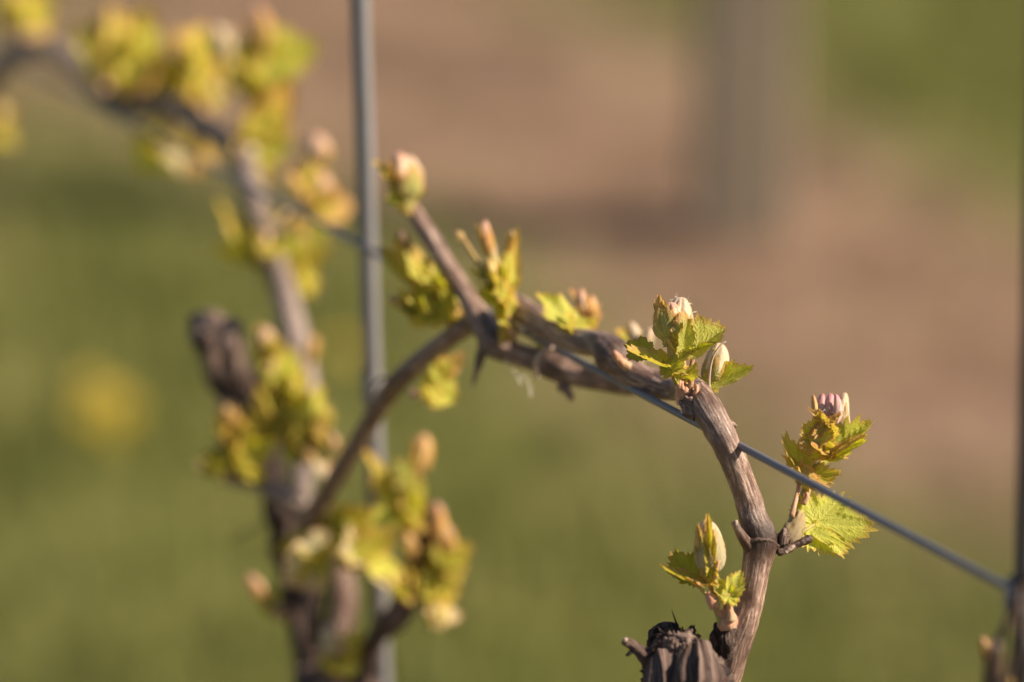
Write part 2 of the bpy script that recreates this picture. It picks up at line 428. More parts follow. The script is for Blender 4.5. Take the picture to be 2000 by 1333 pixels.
# ------------------------------------------------------------------ ground
SAMPLES = [(0,30,.5),(250,30,.6),(450,30,.9),(650,30,.85),(850,30,.8),(1050,30,.5),(1250,30,.5),(1450,30,.3),(1600,30,.3),(1800,30,.12),(1950,30,0),
(0,150,.6),(300,150,.7),(600,150,.9),(850,150,.85),(1050,150,.9),(1250,150,.8),(1450,150,.6),(1600,150,.45),(1800,150,.25),(1980,150,.0),
(100,280,.3),(400,280,.4),(650,280,.8),(850,280,.8),(1000,280,.85),(1200,280,1),(1350,280,.9),(1600,280,.7),(1800,280,.35),(1980,280,.1),
(50,420,.3),(300,420,.05),(600,420,.35),(850,420,.42),(1000,420,.6),(1200,420,.75),(1350,420,.9),(1600,420,1),(1800,420,.8),(1980,420,.35),
(0,560,.35),(200,560,.1),(400,560,.1),(650,560,.35),(850,560,.15),(1050,560,.35),(1200,560,.7),(1350,560,.7),(1600,560,1),(1800,560,1),(1980,560,.8),
(50,700,.25),(250,700,.12),(450,700,.1),(650,700,.1),(1000,700,.35),(1250,700,.6),(1500,700,.7),(1700,700,.85),(1850,700,.9),(1980,700,.9),
(50,850,.2),(350,850,.05),(650,850,.3),(950,850,.1),(1150,850,.5),(1300,850,.6),(1550,850,.5),(1750,850,.75),(1950,850,.8),
(50,1000,.1),(300,1000,0),(600,1000,.1),(900,1000,0),(1100,1000,.2),(1300,1000,.3),(1550,1000,.3),(1700,1000,.5),(1850,1000,.6),(1950,1000,.5),
(100,1150,.15),(400,1150,.1),(900,1150,0),(1100,1150,.1),(1300,1150,.2),(1600,1150,.15),(1750,1150,.35),(1900,1150,.25),
(0,1300,.3),(200,1300,.35),(400,1300,.2),(900,1300,.1),(1100,1300,0),(1500,1300,0),(1700,1300,.05),(1900,1300,0)]
_g = [ground_at(a, b) for a, b, c in SAMPLES]
GX = np.array([g.x for g in _g]); GY = np.array([g.y for g in _g]); GS = np.array([c for a, b, c in SAMPLES])
def soil(x, y):
    x = np.asarray(x, float).ravel(); y = np.asarray(y, float).ravel(); out = np.zeros(len(x))
    for i in range(0, len(x), 20000):
        xx, yy = x[i:i + 20000, None], y[i:i + 20000, None]
        sg = .07 + .035 * np.maximum(0, GY[None] - 2.2)
        d2 = ((xx - GX[None]) ** 2 + ((yy - GY[None]) / 2.2) ** 2) / sg ** 2
        wgt = np.exp(-d2 / 2) + 1e-4 / (1 + d2)
        out[i:i + 20000] = (wgt * GS[None]).sum(1) / wgt.sum(1)
    return out
def build_ground():
    far = np.array([-220, -120, -60, -30, -15, -8, -5])
    gx = np.concatenate([far, np.arange(-3.5, 3.51, .06), -far[::-1]])
    gy = np.concatenate([far, np.arange(-3, 8.01, .06), np.array([9, 11, 15, 30, 60, 120, 220])])
    X, Y = np.meshgrid(gx, gy)
    rs = np.random.RandomState(3)
    Z = .012 * np.sin(X * 5.1 + 1) * np.sin(Y * 4.3) + rs.uniform(-.008, .008, X.shape) * (np.abs(X) < 3.4) - .012
    V = np.stack([X.ravel(), Y.ravel(), Z.ravel()], 1)
    nx = len(gx)
    f = [(j * nx + i, j * nx + i + 1, (j + 1) * nx + i + 1, (j + 1) * nx + i) for j in range(len(gy) - 1) for i in range(nx - 1)]
    m, t = mat('vineyard_ground')
    gco = N(t, 'ShaderNodeTexCoord').outputs['Object']
    s = attr(t, 'soil').outputs['Fac']
    n0 = noise_n(t, gco, 3.0, 5, .6); n1 = noise_n(t, gco, 14, 5, .65); n2 = noise_n(t, gco, 60, 3)
    f_ = mth(t, 'ADD', s, mth(t, 'MULTIPLY', mth(t, 'SUBTRACT', n1, .5), .9))
    f_ = mth(t, 'MULTIPLY', mth(t, 'SUBTRACT', f_, .25), 2.0, True)
    so_ = ramp(t, n0, [(.35, SOIL_D), (.65, SOIL_L)])
    so_ = mixc(t, mth(t, 'MULTIPLY', n2, .5), so_, tuple(v * .6 for v in SOIL_D))
    gr = ramp(t, n1, [(.3, GRASS_D), (.7, GRASS_L)])
    c = mixc(t, f_, gr, so_)
    p = N(t, 'ShaderNodeBsdfPrincipled', Roughness=.95)
    p.inputs['Specular IOR Level'].default_value = .1
    t.links.new(c, p.inputs['Base Color'])
    t.links.new(bump(t, mth(t, 'ADD', n1, mth(t, 'MULTIPLY', n2, .4)), .02), p.inputs['Normal'])
    o = t.nodes.new('ShaderNodeOutputMaterial'); t.links.new(p.outputs[0], o.inputs[0])
    g = link('ground', V, f, m, None, dict(soil=soil(X, Y)), loc=(0, 0, 0))
    g['kind'] = 'structure'
SOIL_D, SOIL_L = (.16, .10, .067), (.36, .24, .165)
GRASS_D, GRASS_L = (.095, .105, .030), (.185, .185, .055)
build_ground()

def build_grass():
    rs = np.random.RandomState(11)
    n = 150000
    x = rs.uniform(-2.6, 2.6, n); y = rs.uniform(1.5, 7.5, n)
    keep = rs.rand(n) > np.clip(soil(x, y) * 1.5 + .12, 0, .985)
    x, y = x[keep], y[keep]; n = len(x)
    h = rs.uniform(.02, .06, n) * (1 + .5 * np.sin(x * 7) * np.sin(y * 5)); a = rs.uniform(0, 6.28, n); wd = rs.uniform(.0012, .0026, n)
    ln = rs.uniform(.1, .7, n) * h; la = rs.uniform(0, 6.28, n)
    c, s = np.cos(a) * wd, np.sin(a) * wd
    z0 = -.02
    V = np.zeros((n, 5, 3))
    V[:, 0] = np.stack([x - c, y - s, np.full(n, z0)], 1); V[:, 1] = np.stack([x + c, y + s, np.full(n, z0)], 1)
    mx, my = x + np.cos(la) * ln * .35, y + np.sin(la) * ln * .35
    V[:, 2] = np.stack([mx + c * .8, my + s * .8, h * .6], 1); V[:, 3] = np.stack([mx - c * .8, my - s * .8, h * .6], 1)
    V[:, 4] = np.stack([x + np.cos(la) * ln, y + np.sin(la) * ln, h], 1)
    b = np.arange(n) * 5
    me = bpy.data.meshes.new('grass')
    quads = np.stack([b, b + 1, b + 2, b + 3], 1); tris = np.stack([b + 3, b + 2, b + 4], 1)
    me.vertices.add(n * 5); me.vertices.foreach_set('co', V.ravel())
    loops = np.concatenate([quads.ravel(), tris.ravel()])
    me.loops.add(len(loops)); me.loops.foreach_set('vertex_index', loops.astype(np.int32))
    me.polygons.add(2 * n)
    me.polygons.foreach_set('loop_start', np.concatenate([np.arange(n) * 4, n * 4 + np.arange(n) * 3]).astype(np.int32))
    me.polygons.foreach_set('loop_total', np.concatenate([np.full(n, 4), np.full(n, 3)]).astype(np.int32))
    me.update(calc_edges=True); me.validate()
    m, t = mat('meadow_grass')
    gco = N(t, 'ShaderNodeTexCoord').outputs['Object']
    c = ramp(t, noise_n(t, gco, 6.5, 4, .65), [(.3, (.115, .138, .03)), (.5, (.205, .22, .052)), (.72, (.38, .34, .13))])
    p = N(t, 'ShaderNodeBsdfPrincipled', Roughness=.6); t.links.new(c, p.inputs['Base Color'])
    tr = t.nodes.new('ShaderNodeBsdfTranslucent'); t.links.new(c, tr.inputs[0])
    ms = t.nodes.new('ShaderNodeMixShader'); ms.inputs[0].default_value = .35
    t.links.new(p.outputs[0], ms.inputs[1]); t.links.new(tr.outputs[0], ms.inputs[2])
    o = t.nodes.new('ShaderNodeOutputMaterial'); t.links.new(ms.outputs[0], o.inputs[0])
    me.materials.append(m)
    g = bpy.data.objects.new('grass', me); COL.objects.link(g); g['kind'] = 'stuff'
    g['label'] = 'short green meadow grass growing between the vine rows'
build_grass()

# dandelions in the grass ------------------------------------------------
def simple_mat(name, c, rough=.6, trans=0):
    m, t = mat(name); gco = N(t, 'ShaderNodeTexCoord').outputs['Object']
    cc = mixc(t, noise_n(t, gco, 300, 3), tuple(v * .8 for v in c), tuple(min(1, v * 1.2) for v in c))
    p = N(t, 'ShaderNodeBsdfPrincipled', Roughness=rough); t.links.new(cc, p.inputs['Base Color'])
    o = t.nodes.new('ShaderNodeOutputMaterial'); t.links.new(p.outputs[0], o.inputs[0]); return m
M['petal'] = simple_mat('dandelion_yellow', (.42, .31, .02)); M['stalk'] = simple_mat('dandelion_stalk', (.2, .24, .05))
def dandelion(px, py, label, size=.021, h=.07, seed=0):
    g = ground_at(px, py); rs = random.Random(seed)
    root = thing('dandelion', label, 'dandelion', g, 'dandelions in the grass')
    top = g + Vector((rs.uniform(-.008, .008), -.004, h))
    v, f, a = tube([(g.x, g.y, g.z - .01, .0018, 0), (g.x * .5 + top.x * .5 + .003, g.y, h * .5, .0016, 0), (top.x, top.y, top.z, .0022, 0)], seg=8, ridge=0)
    link('stalk', v, f, M['stalk'], root, a)
    V = []; F = []; Nn = Vector((rs.uniform(-.1, .4), -.55, .8)).normalized()
    X = Nn.orthogonal().normalized(); Y = Nn.cross(X)
    for ring in range(5):
        r1 = size * (1 - ring * .18); up = .25 + ring * .3
        cnt = 30 - ring * 4
        for k in range(cnt):
            a = 6.283 * (k + rs.random() * .6) / cnt; d = X * math.cos(a) + Y * math.sin(a); q = X * -math.sin(a) + Y * math.cos(a)
            wv = size * .07; i = len(V); e = d * r1 * math.cos(up * .8) + Nn * r1 * math.sin(up * .8)
            V += [tuple(top + q * wv * .4), tuple(top - q * wv * .4), tuple(top + e - q * wv), tuple(top + e * 1.05), tuple(top + e + q * wv)]
            F.append((i, i + 1, i + 2, i + 3, i + 4))
    link('flower_head', V, F, M['petal'], root, smooth=False)
dandelion(200, 878, 'yellow dandelion beside the bare patch, farthest of the cluster of four low in the grass', .017, seed=1)
dandelion(226, 915, 'wide yellow dandelion in the middle of the cluster in the grass', .019, seed=2)
dandelion(185, 935, 'yellow dandelion at the left of the cluster in the grass', .014, seed=3)
dandelion(240, 965, 'yellow dandelion of the cluster closest to the viewer in the grass', .017, seed=4)
dandelion(675, 800, 'lone small yellow dandelion seen behind the steel rod', .016, seed=5)

# post of the next row ---------------------------------------------------
pb = ground_at(1448, 425)
root = thing('wooden_post', 'weathered grey wooden vineyard post standing on bare soil in the next row', 'post', pb)
def post_box(c, wd, h0, h1, rot, bev=.006):
    hw = wd / 2; prof_ = []
    for sx, sy in ((-1, -1), (1, -1), (1, 1), (-1, 1)):
        for e in (0, 1):
            first = (sx * sy > 0)
            dx, dy = ((0, bev) if (e == 0) == first else (bev, 0))
            prof_.append((sx * (hw - dx), sy * (hw - dy)))
    V = []; F = []; U = []; n = 60
    for k in range(n + 1):
        z = h0 + (h1 - h0) * k / n
        for j, (x, y) in enumerate(prof_):
            w1 = 1 + .02 * math.sin(z * 9 + j)
            xx, yy = x * w1, y * w1
            V.append((c.x + xx * math.cos(rot) - yy * math.sin(rot), c.y + xx * math.sin(rot) + yy * math.cos(rot), z)); U.append((x * 1000, y * 1000, z * 1000))
    for k in range(n):
        for j in range(8): F.append((k * 8 + j, k * 8 + (j + 1) % 8, (k + 1) * 8 + (j + 1) % 8, (k + 1) * 8 + j))
    F.append(tuple(n * 8 + j for j in range(8)))
    return V, F, dict(uvw=U, dark=[0.0] * len(V))
v, f, a = post_box(pb, .122, -.1, .85, R(3))
M['post'] = bark_mat('post_wood', ((.25, .20, .14), (.28, .225, .16), (.31, .25, .18)), .03, .05, .001, .85, .0)
link('post_shaft', v, f, M['post'], root, a, smooth=False)

# ------------------------------------------------------------------ wire and rods
P1, P2 = W(1990, 1160, .671), W(700, 477, .955)
dwire = (P2 - P1).normalized()
rows = []
for s_ in np.linspace(-.9, 2.6, 36):
    p = P1 + dwire * s_; rows.append((p.x, p.y, p.z, .00108, 0))
v, f, a = tube(rows, seg=16, ridge=0, step=.03)
wo = link('trellis_wire', v, f, M['wire'], None, a)
wo['label'] = 'thin galvanised steel trellis wire running diagonally under the budding canes'; wo['category'] = 'wire'

def rod(name, label, top, bot, wtop, rm='rod'):
    d = (top - bot).normalized(); k = bot.z / -d.z if d.z else 0
    g = bot + d * (-(bot.z) / d.z)
    hi_ = bot + d * ((1.32 - bot.z) / d.z)
    rr = wtop / 2
    n = 40; rows = [(*(g + (hi_ - g) * (i / n) - d * (.03 if i == 0 else 0)), rr, 0) for i in range(n + 1)]
    v, f, a = tube(rows, seg=20, ridge=.02, step=.012, lump=.03)
    r0 = thing(name, label, 'rod', g, 'steel rods holding the wire')
    link('shaft', v, f, M[rm], r0, a)
    return r0, g, hi_, d
r_left, g1, h1, d1 = rod('steel_rod', 'full-height grey steel support rod standing behind the branching cane', W(703, 0, .930), W(746, 1333, 1.004), .0064)
r_right, g2, h2, d2 = rod('steel_rod', 'steel support rod coloured dark for its shaded side at the picture edge where the wire is fastened', W(2024, 300, .632), W(1998, 1160, .671), .0046, 'rod_shaded')
# spiral ribs / tie on rods
def helix(parent, c0, c1, rad, turns, wr, material, name='tie_wire'):
    d = (c1 - c0); L = d.length; d.normalize(); x = d.orthogonal().normalized(); y = d.cross(x)
    n = int(turns * 14); rows = [(*(c0 + d * L * k / n + (x * math.cos(6.283 * turns * k / n) + y * math.sin(6.283 * turns * k / n)) * rad), wr, 0) for k in range(n + 1)]
    v, f, a = tube(rows, seg=8, ridge=0, step=.002)
    return link(name, v, f, material, parent, a)
helix(r_right, W(1995, 1140, .668), W(1990, 1190, .674), .0031, 4, .0007, M['wire'])
helix(r_left, W(724, 725, .969), W(727, 790, .973), .0036, 3, .0007, M['rod'])

# ------------------------------------------------------------------ shoots
def at(z): return lambda x, y, dz=0: W(x, y, z + dz / 1000.0)
SEED = [100]
def nseed(): SEED[0] += 1; return SEED[0]
def shoot(vine, rows, material=None, seg=12, hi=False):
    """rows px,py,z,width: the stem of the shoot; its mesh is the part, leaves and buds its sub-parts"""
    v, f, a = tube(px_ctrl(rows), seg=24 if hi else seg, ridge=.05, lump=.08, seed=nseed(), step=.0006 if hi else None)
    return link('shoot', v, f, material or M['stem_green'], vine, a)
def stem(parent, rows, material, hi=True, name='petiole'):
    v, f, a = tube(px_ctrl(rows), seg=16 if hi else 8, ridge=.04, seed=nseed(), step=.0008 if hi else None)
    return link(name, v, f, material, parent, a)
def scale_(parent, rows, material=None, lump=.35, seed=None, name='bud_scale', jag=.5):
    v, f, a = tube(px_ctrl(rows), seg=30, ridge=.05, lump=lump, seed=seed or nseed(), step=.0005, jag=jag)
    return link(name, v, f, material or M['scale'], parent, a)
def quick(vine, z, base, items, bw=16, mid=None, bmat='stem_peach'):
    """a defocused shoot: base (x,y), items ('l',bx,by,tx,ty,wk,mat[,nx,ny,nt]) / ('b',bx,by,tx,ty,rad,mat)"""
    A = at(z)
    cx = np.mean([i[1] for i in items]); cy = np.mean([i[2] for i in items])
    rows = [(base[0], base[1], z, bw)]
    if mid: rows += [(mid[0], mid[1], z, bw * .8)]
    rows += [(cx, cy, z, bw * .6)]
    sh = shoot(vine, rows, M[bmat])
    for k, it in enumerate(items):
        rs = random.Random(SEED[0] * 7 + k)
        if math.hypot(it[1] - cx, it[2] - cy) > 14 + bw * .2:
            stem(sh, [(cx, cy, z, bw * .5), ((cx + it[1]) / 2, (cy + it[2]) / 2 + 3, z, bw * .4), (it[1], it[2], z, bw * .35)], M['stem_green'], False)
        dz = rs.uniform(-3, 3)
        if it[0] == 'l':
            nr = it[7:10] if len(it) > 7 else (rs.uniform(-.2, .5), rs.uniform(.1, .6), .8)
            tx, ty = it[3], it[4]; g_ = 1.0 if z < .9 else 1.08 if z < 1.08 else 1.2
            tx, ty = it[1] + (tx - it[1]) * g_, it[2] + (ty - it[2]) * g_
            nr = (nr[0] + .5, nr[1] + .1, nr[2] * .8)
            leaf(sh, A(it[1], it[2], dz), A(tx, ty, dz + rs.uniform(-2, 4)), CV(*nr), M[it[6]], wk=it[5] * (1.0 if z < .9 else 1.2), fold=rs.uniform(.1, .45), curl=rs.uniform(-.6, .6), ruf=.10, seed=nseed())
            sm = .58 if z < .9 else 1.0
            a_ = rs.choice((-1, 1)) * rs.uniform(.6, 1.3); u_, v_ = (tx - it[1]) * .62 * sm, (ty - it[2]) * .62 * sm
            m2 = dict(olive='green', orange='yellow', yellow='lime', green='lime', lime='yellow', pale='yellow')[it[6]]
            leaf(sh, A(it[1], it[2], dz - 2), A(it[1] + u_ * math.cos(a_) - v_ * math.sin(a_), it[2] + u_ * math.sin(a_) + v_ * math.cos(a_), dz - rs.uniform(1, 6)), CV(rs.uniform(.3, .9), rs.uniform(0, .7), .6), M[m2], wk=max(.55, it[5]), fold=.3, curl=.4, ruf=.1, seed=nseed())
        else:
            g_ = 1.0 if z < 1.1 else 1.12
            bud(sh, A(it[1], it[2], dz), A(it[3], it[4], dz), PX(it[5] * .74 * g_, z), M[it[6]], seed=nseed(), pl=.2, npl=5, bend=rs.uniform(-.4, .4))
            wm = dict(bud_cream='pale', bud_pink='orange', bud_rose='orange', bud_orange='orange', bud_yellow='yellow')[it[6]]
            for ph in (rs.uniform(-1.6, -.9), rs.uniform(1.0, 1.8)):
                wrap(sh, A(it[1], it[2], dz), A(it[3], it[4], dz), PX(it[5] * .84 * g_, z), ph, M[wm], span=.5, length=rs.uniform(.6, 1.0), open_=rs.uniform(0, .4), seed=nseed(), teeth=7)
    return sh

# ================= vine in front ================================================
tb = W(1310, 1345, .765)
VF = thing('grapevine', 'sharply focused grapevine with a ribbed cane arching over the wire from a shaggy cut stump', 'grapevine', (tb.x, tb.y + .01, 0), 'budding grapevines of one row')
# trunk: stump head down to the ground
tr_rows = [(tb.x + .012, tb.y + .02, -.03, .030, 0), (tb.x + .006, tb.y + .012, .2, .022, 0), (tb.x - .008, tb.y + .01, .45, .020, 0)]
hd = [(1334, 1480, .765, 180, .2), (1334, 1400, .765, 146, .1), (1333, 1335, .765, 128, 0), (1329, 1295, .765, 122, 0), (1322, 1268, .765, 104, .1), (1318, 1250, .765, 86, .1), (1317, 1240, .765, 66, .3)]
v, f, a = tube(tr_rows + px_ctrl(hd), seg=150, step=.0007, ridge=.012, lump=.24, lz=.6, seed=21, ridge_n=24, plates=.035, jag=.12)
trunk_mesh = link('trunk', v, f, M['old'], VF, a)
branch('trunk_knob', [(1318, 1300, .770, 80, .3), (1304, 1268, .770, 76, .4), (1298, 1240, .770, 66, .5), (1297, 1224, .770, 44, .5), (1296, 1217, .770, 22, .5)], M['old'], VF, seg=60, lump=.5, step=.0005, plates=.1, seed=5, ridge=.06)
branch('pruned_stub', [(1285, 1315, .762, 30, .6), (1262, 1285, .760, 32, .5), (1245, 1268, .758, 22, .4), (1232, 1258, .757, 19, .3), (1220, 1252, .756, 18, .2)], M['old'], VF, seg=28, lump=.2, seed=6)
branch('pruned_stub', [(1240, 1266, .758, 9, 1), (1230, 1276, .757, 8, 1), (1223, 1281, .757, 5, 1)], M['old'], VF, seg=12, lump=.2, seed=7)
branch('cut_face', [(1222.5, 1251.6, .7555, 11, 0), (1218.5, 1248.6, .7553, 9, 0)], M['cut'], VF, seg=14)
branch('pruned_stub', [(1270, 1316, .762, 8, 1), (1258, 1314, .760, 6, 1), (1250, 1310, .760, 4, 1)], M['old'], VF, seg=10, lump=.2)
branch('dry_tendril', [(1326, 1234, .768, 3, 1), (1323, 1222, .768, 4.5, 1), (1319, 1212, .768, 3.5, 1), (1314, 1198, .768, 2, 1), (1312, 1191, .768, 1, 1)], M['old'], VF, seg=8)
def gnarl(o, sc_, amp, stretch=.45, thr=None, seed=0):
    me = o.data; base = WORLD[o.name]
    nv = len(me.vertices); co_ = np.empty(nv * 3); me.vertices.foreach_get('co', co_); co_ = co_.reshape(-1, 3)
    nn_ = np.empty(nv * 3); me.vertices.foreach_get('normal', nn_); nn_ = nn_.reshape(-1, 3)
    for i in range(nv):
        vc = Vector(co_[i]); p = (vc + base) * 1000
        if thr is not None and p.z < thr: continue
        q = Vector((p.x / sc_, p.y / sc_, p.z / sc_ * stretch + seed))
        d = Vector(noise.noise_vector(q)); f = noise.ridged_multi_fractal(q * 1.7, 1.0, 2.1, 4, 1.0, 2.0) - 1.0
        q2 = Vector((p.x / 1.3, p.y / 1.3, p.z / 3.2)); e = noise.fractal(q2, 1.0, 2, 3)
        co_[i] += (Vector((d.x, d.y, d.z * .5)) * amp + Vector(nn_[i]) * (f * amp * .55 + e * amp * .3)) / 1000
    me.vertices.foreach_set('co', co_.ravel()); me.update()
gnarl(trunk_mesh, 5.5, 2.3, seed=3, thr=(W(1320, 1480, .765).z) * 1000)
M['pale_bark'] = bark_mat('pale_bark', ((.14, .08, .065), (.42, .29, .235), (.66, .52, .44), (.26, .17, .14)), .16, 1.2, .0025, .8, .5)
o_ = branch('cut_face', [(1300, 1270, .7615, 22, .3), (1318, 1257, .7605, 28, .1), (1338, 1251, .7595, 30, 0), (1356, 1256, .7605, 22, .1)], M['pale_bark'], VF, seg=48, lump=.3, seed=51, step=.0005)
gnarl(o_, 2.6, 1.3, .8)
rk = random.Random(8)
for xk, yk, wk_ in ((1362, 1264, 16), (1372, 1274, 20), (1384, 1274, 13), (1386, 1288, 18), (1398, 1292, 20), (1372, 1296, 24), (1354, 1290, 20), (1400, 1312, 18), (1340, 1300, 16), (1290, 1290, 15), (1386, 1316, 20)):
    o_ = branch('bark_flake', [(xk - 4, yk + 26, .7575, wk_ * .6, 0), (xk - 1, yk + 10, .7562, wk_ * .9, 0), (xk, yk, .756, wk_, 0), (xk + rk.uniform(-3, 5), yk - 8, .7562, wk_ * .5, 0)], M['pale_bark'] if rk.random() < .7 else M['old'], VF, seg=24, lump=.4, seed=60 + xk % 40, step=.0007, jag=.5)
    gnarl(o_, 3, 1.0, .5)
# loose bark strips on the stump
def strips():
    rs = random.Random(4); V = []; F = []; UVW = []; DK = []
    for k in range(70):
        x0 = rs.uniform(1275, 1388); top = 1246 + max(0, x0 - 1345) * .75 + max(0, 1285 - x0) * .5
        y0 = top + rs.random() ** 1.5 * 75 - 3
        ln = rs.uniform(9, 48); wd = rs.uniform(2.0, 9); n = 10; sway = rs.uniform(-1, 1) * 5; lift = rs.random() ** 3 * 14
        tone = rs.choice((0, 0, 0, 0, .15, .5, .9)); lean = rs.uniform(-.22, .22)
        i0 = len(V)
        for j in range(n + 1):
            t = j / n; yy = y0 + ln * t; xx = x0 + sway * math.sin(t * 4 + k) + lean * ln * t + (x0 - 1322) * .08 * t
            hw = 61 + min(1, max(0, (yy - 1240) / 60)) * 10
            u = max(-.97, min(.97, (xx - 1328) / hw)); dep = math.sqrt(1 - u * u) * hw
            li = lift * (1 - t) ** 2 + 1 + 1.6 * math.sin(t * 6 + k)
            zz = .765 - (dep + li) / FOC * .765
            ww = wd * (math.sin((t * .92 + .04) * 3.1416) ** .6) * (1 + .3 * math.sin(t * 11 + k))
            for s in (-1, -.33, .33, 1):
                xq = xx + s * ww / 2; u = max(-.97, min(.97, (xq - 1328) / hw)); zq = .765 - (math.sqrt(1 - u * u) * hw + li) / FOC * .765
                V.append(tuple(W(xq, yy, zq + abs(s) * .0004))); UVW.append((s * ww * .14 + k * 1.7, k * 3.3, yy * .14)); DK.append(tone)
        for j in range(n):
            for q in range(3):
                b = i0 + j * 4 + q; F.append((b, b + 1, b + 5, b + 4))
    o = link('bark_strips', V, F, M['old'], VF, dict(uvw=UVW, dark=DK)); o['kind'] = 'stuff'
    md = o.modifiers.new('thick', 'SOLIDIFY'); md.thickness = .0005
strips()
# the arching cane
CA = [(1398, 1440, .775, 66, .2), (1406, 1375, .774, 64, 0), (1418, 1318, .773, 62, .1), (1434, 1262, .773, 64, .55), (1449, 1222, .773, 60, .35), (1461, 1190, .773, 54, 0), (1470, 1150, .773, 53, 0), (1478, 1105, .773, 56, .15),
      (1484, 1072, .773, 66, .85), (1482, 1042, .773, 66, .95), (1472, 1012, .773, 57, .45), (1462, 978, .773, 53, 0), (1444, 928, .771, 53, 0), (1428, 890, .7695, 54, 0), (1406, 845, .769, 57, .1), (1385, 806, .771, 62, .35),
      (1372, 785, .776, 57, .25), (1361, 766, .783, 50, 0), (1344, 757, .792, 48, 0), (1322, 762, .803, 46, .1), (1290, 752, .809, 52, .15), (1250, 738, .813, 54, .1), (1218, 716, .817, 58, .4), (1198, 695, .820, 74, .7), (1172, 674, .825, 54, .3), (1125, 666, .834, 50, .1),
      (1090, 650, .842, 50, .1), (1052, 628, .850, 50, .1), (1016, 604, .860, 50, 0), (998, 596, .866, 44, 0)]
branch('cane', CA, M['cane'], VF, seg=72, ridge=.013, lump=.08, seed=2, step=.0011, ridge_n=16)
# spurs, nodes and little stubs on it
branch('node', [(1416, 1290, .773, 44, .3), (1414, 1262, .770, 46, .45), (1413, 1240, .768, 47, .5), (1412, 1224, .768, 43, .6), (1412, 1217, .768, 34, .6)], M['old'], VF, seg=60, lump=.35, step=.0005, plates=.08, seed=9)
branch('pruned_stub', [(1486, 1110, .777, 40, .6), (1468, 1076, .772, 30, .7), (1448, 1046, .768, 20, .7), (1438, 1028, .767, 15, .7), (1434, 1019, .767, 12, .3)], M['cane'], VF, seg=26, lump=.12, seed=8)
branch('cut_face', [(1438, 1029, .7665, 8, 0), (1437, 1017, .7665, 7.5, 0)], M['cut'], VF, seg=14)
branch('node', [(1448, 1047, .7715, 7, .9), (1464, 1055, .7692, 8, .8), (1484, 1054, .7685, 8, .7), (1504, 1056, .7693, 8, .8), (1520, 1068, .7730, 7, .9)], M['cane'], VF, seg=14, lump=.3)
branch('node', [(1500, 1068, .776, 40, .9), (1518, 1062, .778, 38, 1), (1532, 1058, .780, 34, 1)], M['old'], VF, seg=30, lump=.3, seed=12)
branch('pruned_stub', [(1518, 1078, .776, 18, .9), (1536, 1074, .776, 16, .5), (1556, 1064, .776, 13, .2), (1570, 1058, .776, 15, .5), (1582, 1052, .776, 15, .8), (1586, 1049, .776, 8, .9)], M['cane'], VF, seg=22, lump=.25, seed=14)
branch('cut_face', [(1533, 1079, .773, 9, 0), (1546, 1070, .773, 9, 0), (1552, 1066, .773, 5, 0)], M['cut'], VF, seg=12, lump=.2)
branch('node', [(1420, 826, .779, 16, 0), (1430, 830, .779, 13, 0), (1437, 832, .779, 7, 0), (1440, 829, .779, 1.5, 0)], M['cane'], VF, seg=16, lump=.3, seed=16)
branch('node', [(1226, 716, .810, 22, .3), (1212, 706, .808, 18, .1), (1202, 694, .806, 15, 0), (1198, 686, .806, 8, 0)], M['stem_peach'], VF, seg=16, lump=.25, seed=17)

# ---- main shoot on top of the arch (sharp)
z = .778; A = at(z)
S1 = shoot(VF, [(1346, 782, z, 30), (1340, 765, z, 26), (1334, 745, z, 23), (1330, 718, z, 21), (1331, 694, z, 17), (1333, 676, z + .001, 12)], M['stem_green'], hi=True)
scale_(S1, [(1352, 794, z + .001, 34), (1347, 784, z, 42), (1342, 771, z, 43), (1337, 758, z, 38), (1332, 750, z, 30)], seed=33, lump=.3)
scale_(S1, [(1356, 780, z - .004, 12), (1361, 766, z - .004, 11), (1361, 754, z - .003, 7)], seed=35, lump=.3)
scale_(S1, [(1329, 762, z - .004, 16), (1329, 750, z - .004, 15), (1334, 742, z - .003, 9)], seed=36, lump=.3)
scale_(S1, [(1366, 812, z - .007, 30), (1357, 800, z - .006, 40), (1348, 788, z - .003, 34)], M['old'], seed=37, lump=.5)
# petioles
stem(S1, [(1347, 762, z - .002, 12), (1350, 742, z - .003, 11), (1350, 722, z - .003, 9), (1353, 703, z - .003, 8), (1362, 688, z - .003, 6.5), (1366, 680, z - .003, 5)], M['stem_peach'])
stem(S1, [(1326, 758, z - .002, 9), (1318, 745, z - .003, 8), (1313, 732, z - .003, 7), (1307, 722, z - .003, 6)], M['stem_green'])
stem(S1, [(1330, 705, z - .002, 9), (1318, 688, z - .003, 8), (1308, 672, z - .004, 7), (1301, 658, z - .004, 6)], M['stem_green'])
# leaf that opens to the right of the stem
leaf(S1, A(1359, 684, -3), A(1421, 638, -1), CV(-.1, .66, .72), M['green'], wk=.92, fold=.62, curl=.15, ruf=.04, pleat=.5, seed=3, hi=True, teeth=13)
leaf(S1, A(1363, 682, -3), A(1400, 672, -7), CV(.1, .85, .4), M['olive'], wk=.45, fold=.5, curl=-.3, ruf=.06, pleat=.4, seed=4, hi=True)
# leaf spread to the left, seen edge-on
leaf(S1, A(1308, 721, -3), A(1226, 680, -4), CV(-.2, .93, .28), M['yellow'], wk=.6, fold=.28, curl=.22, ruf=.05, pleat=.5, seed=5, hi=True, teeth=15)
leaf(S1, A(1258, 690, 4), A(1222, 672, 8), CV(-.35, .5, .7), M['olive'], wk=.8, fold=.2, curl=.3, ruf=.05, pleat=.4, seed=6, hi=True, teeth=8)
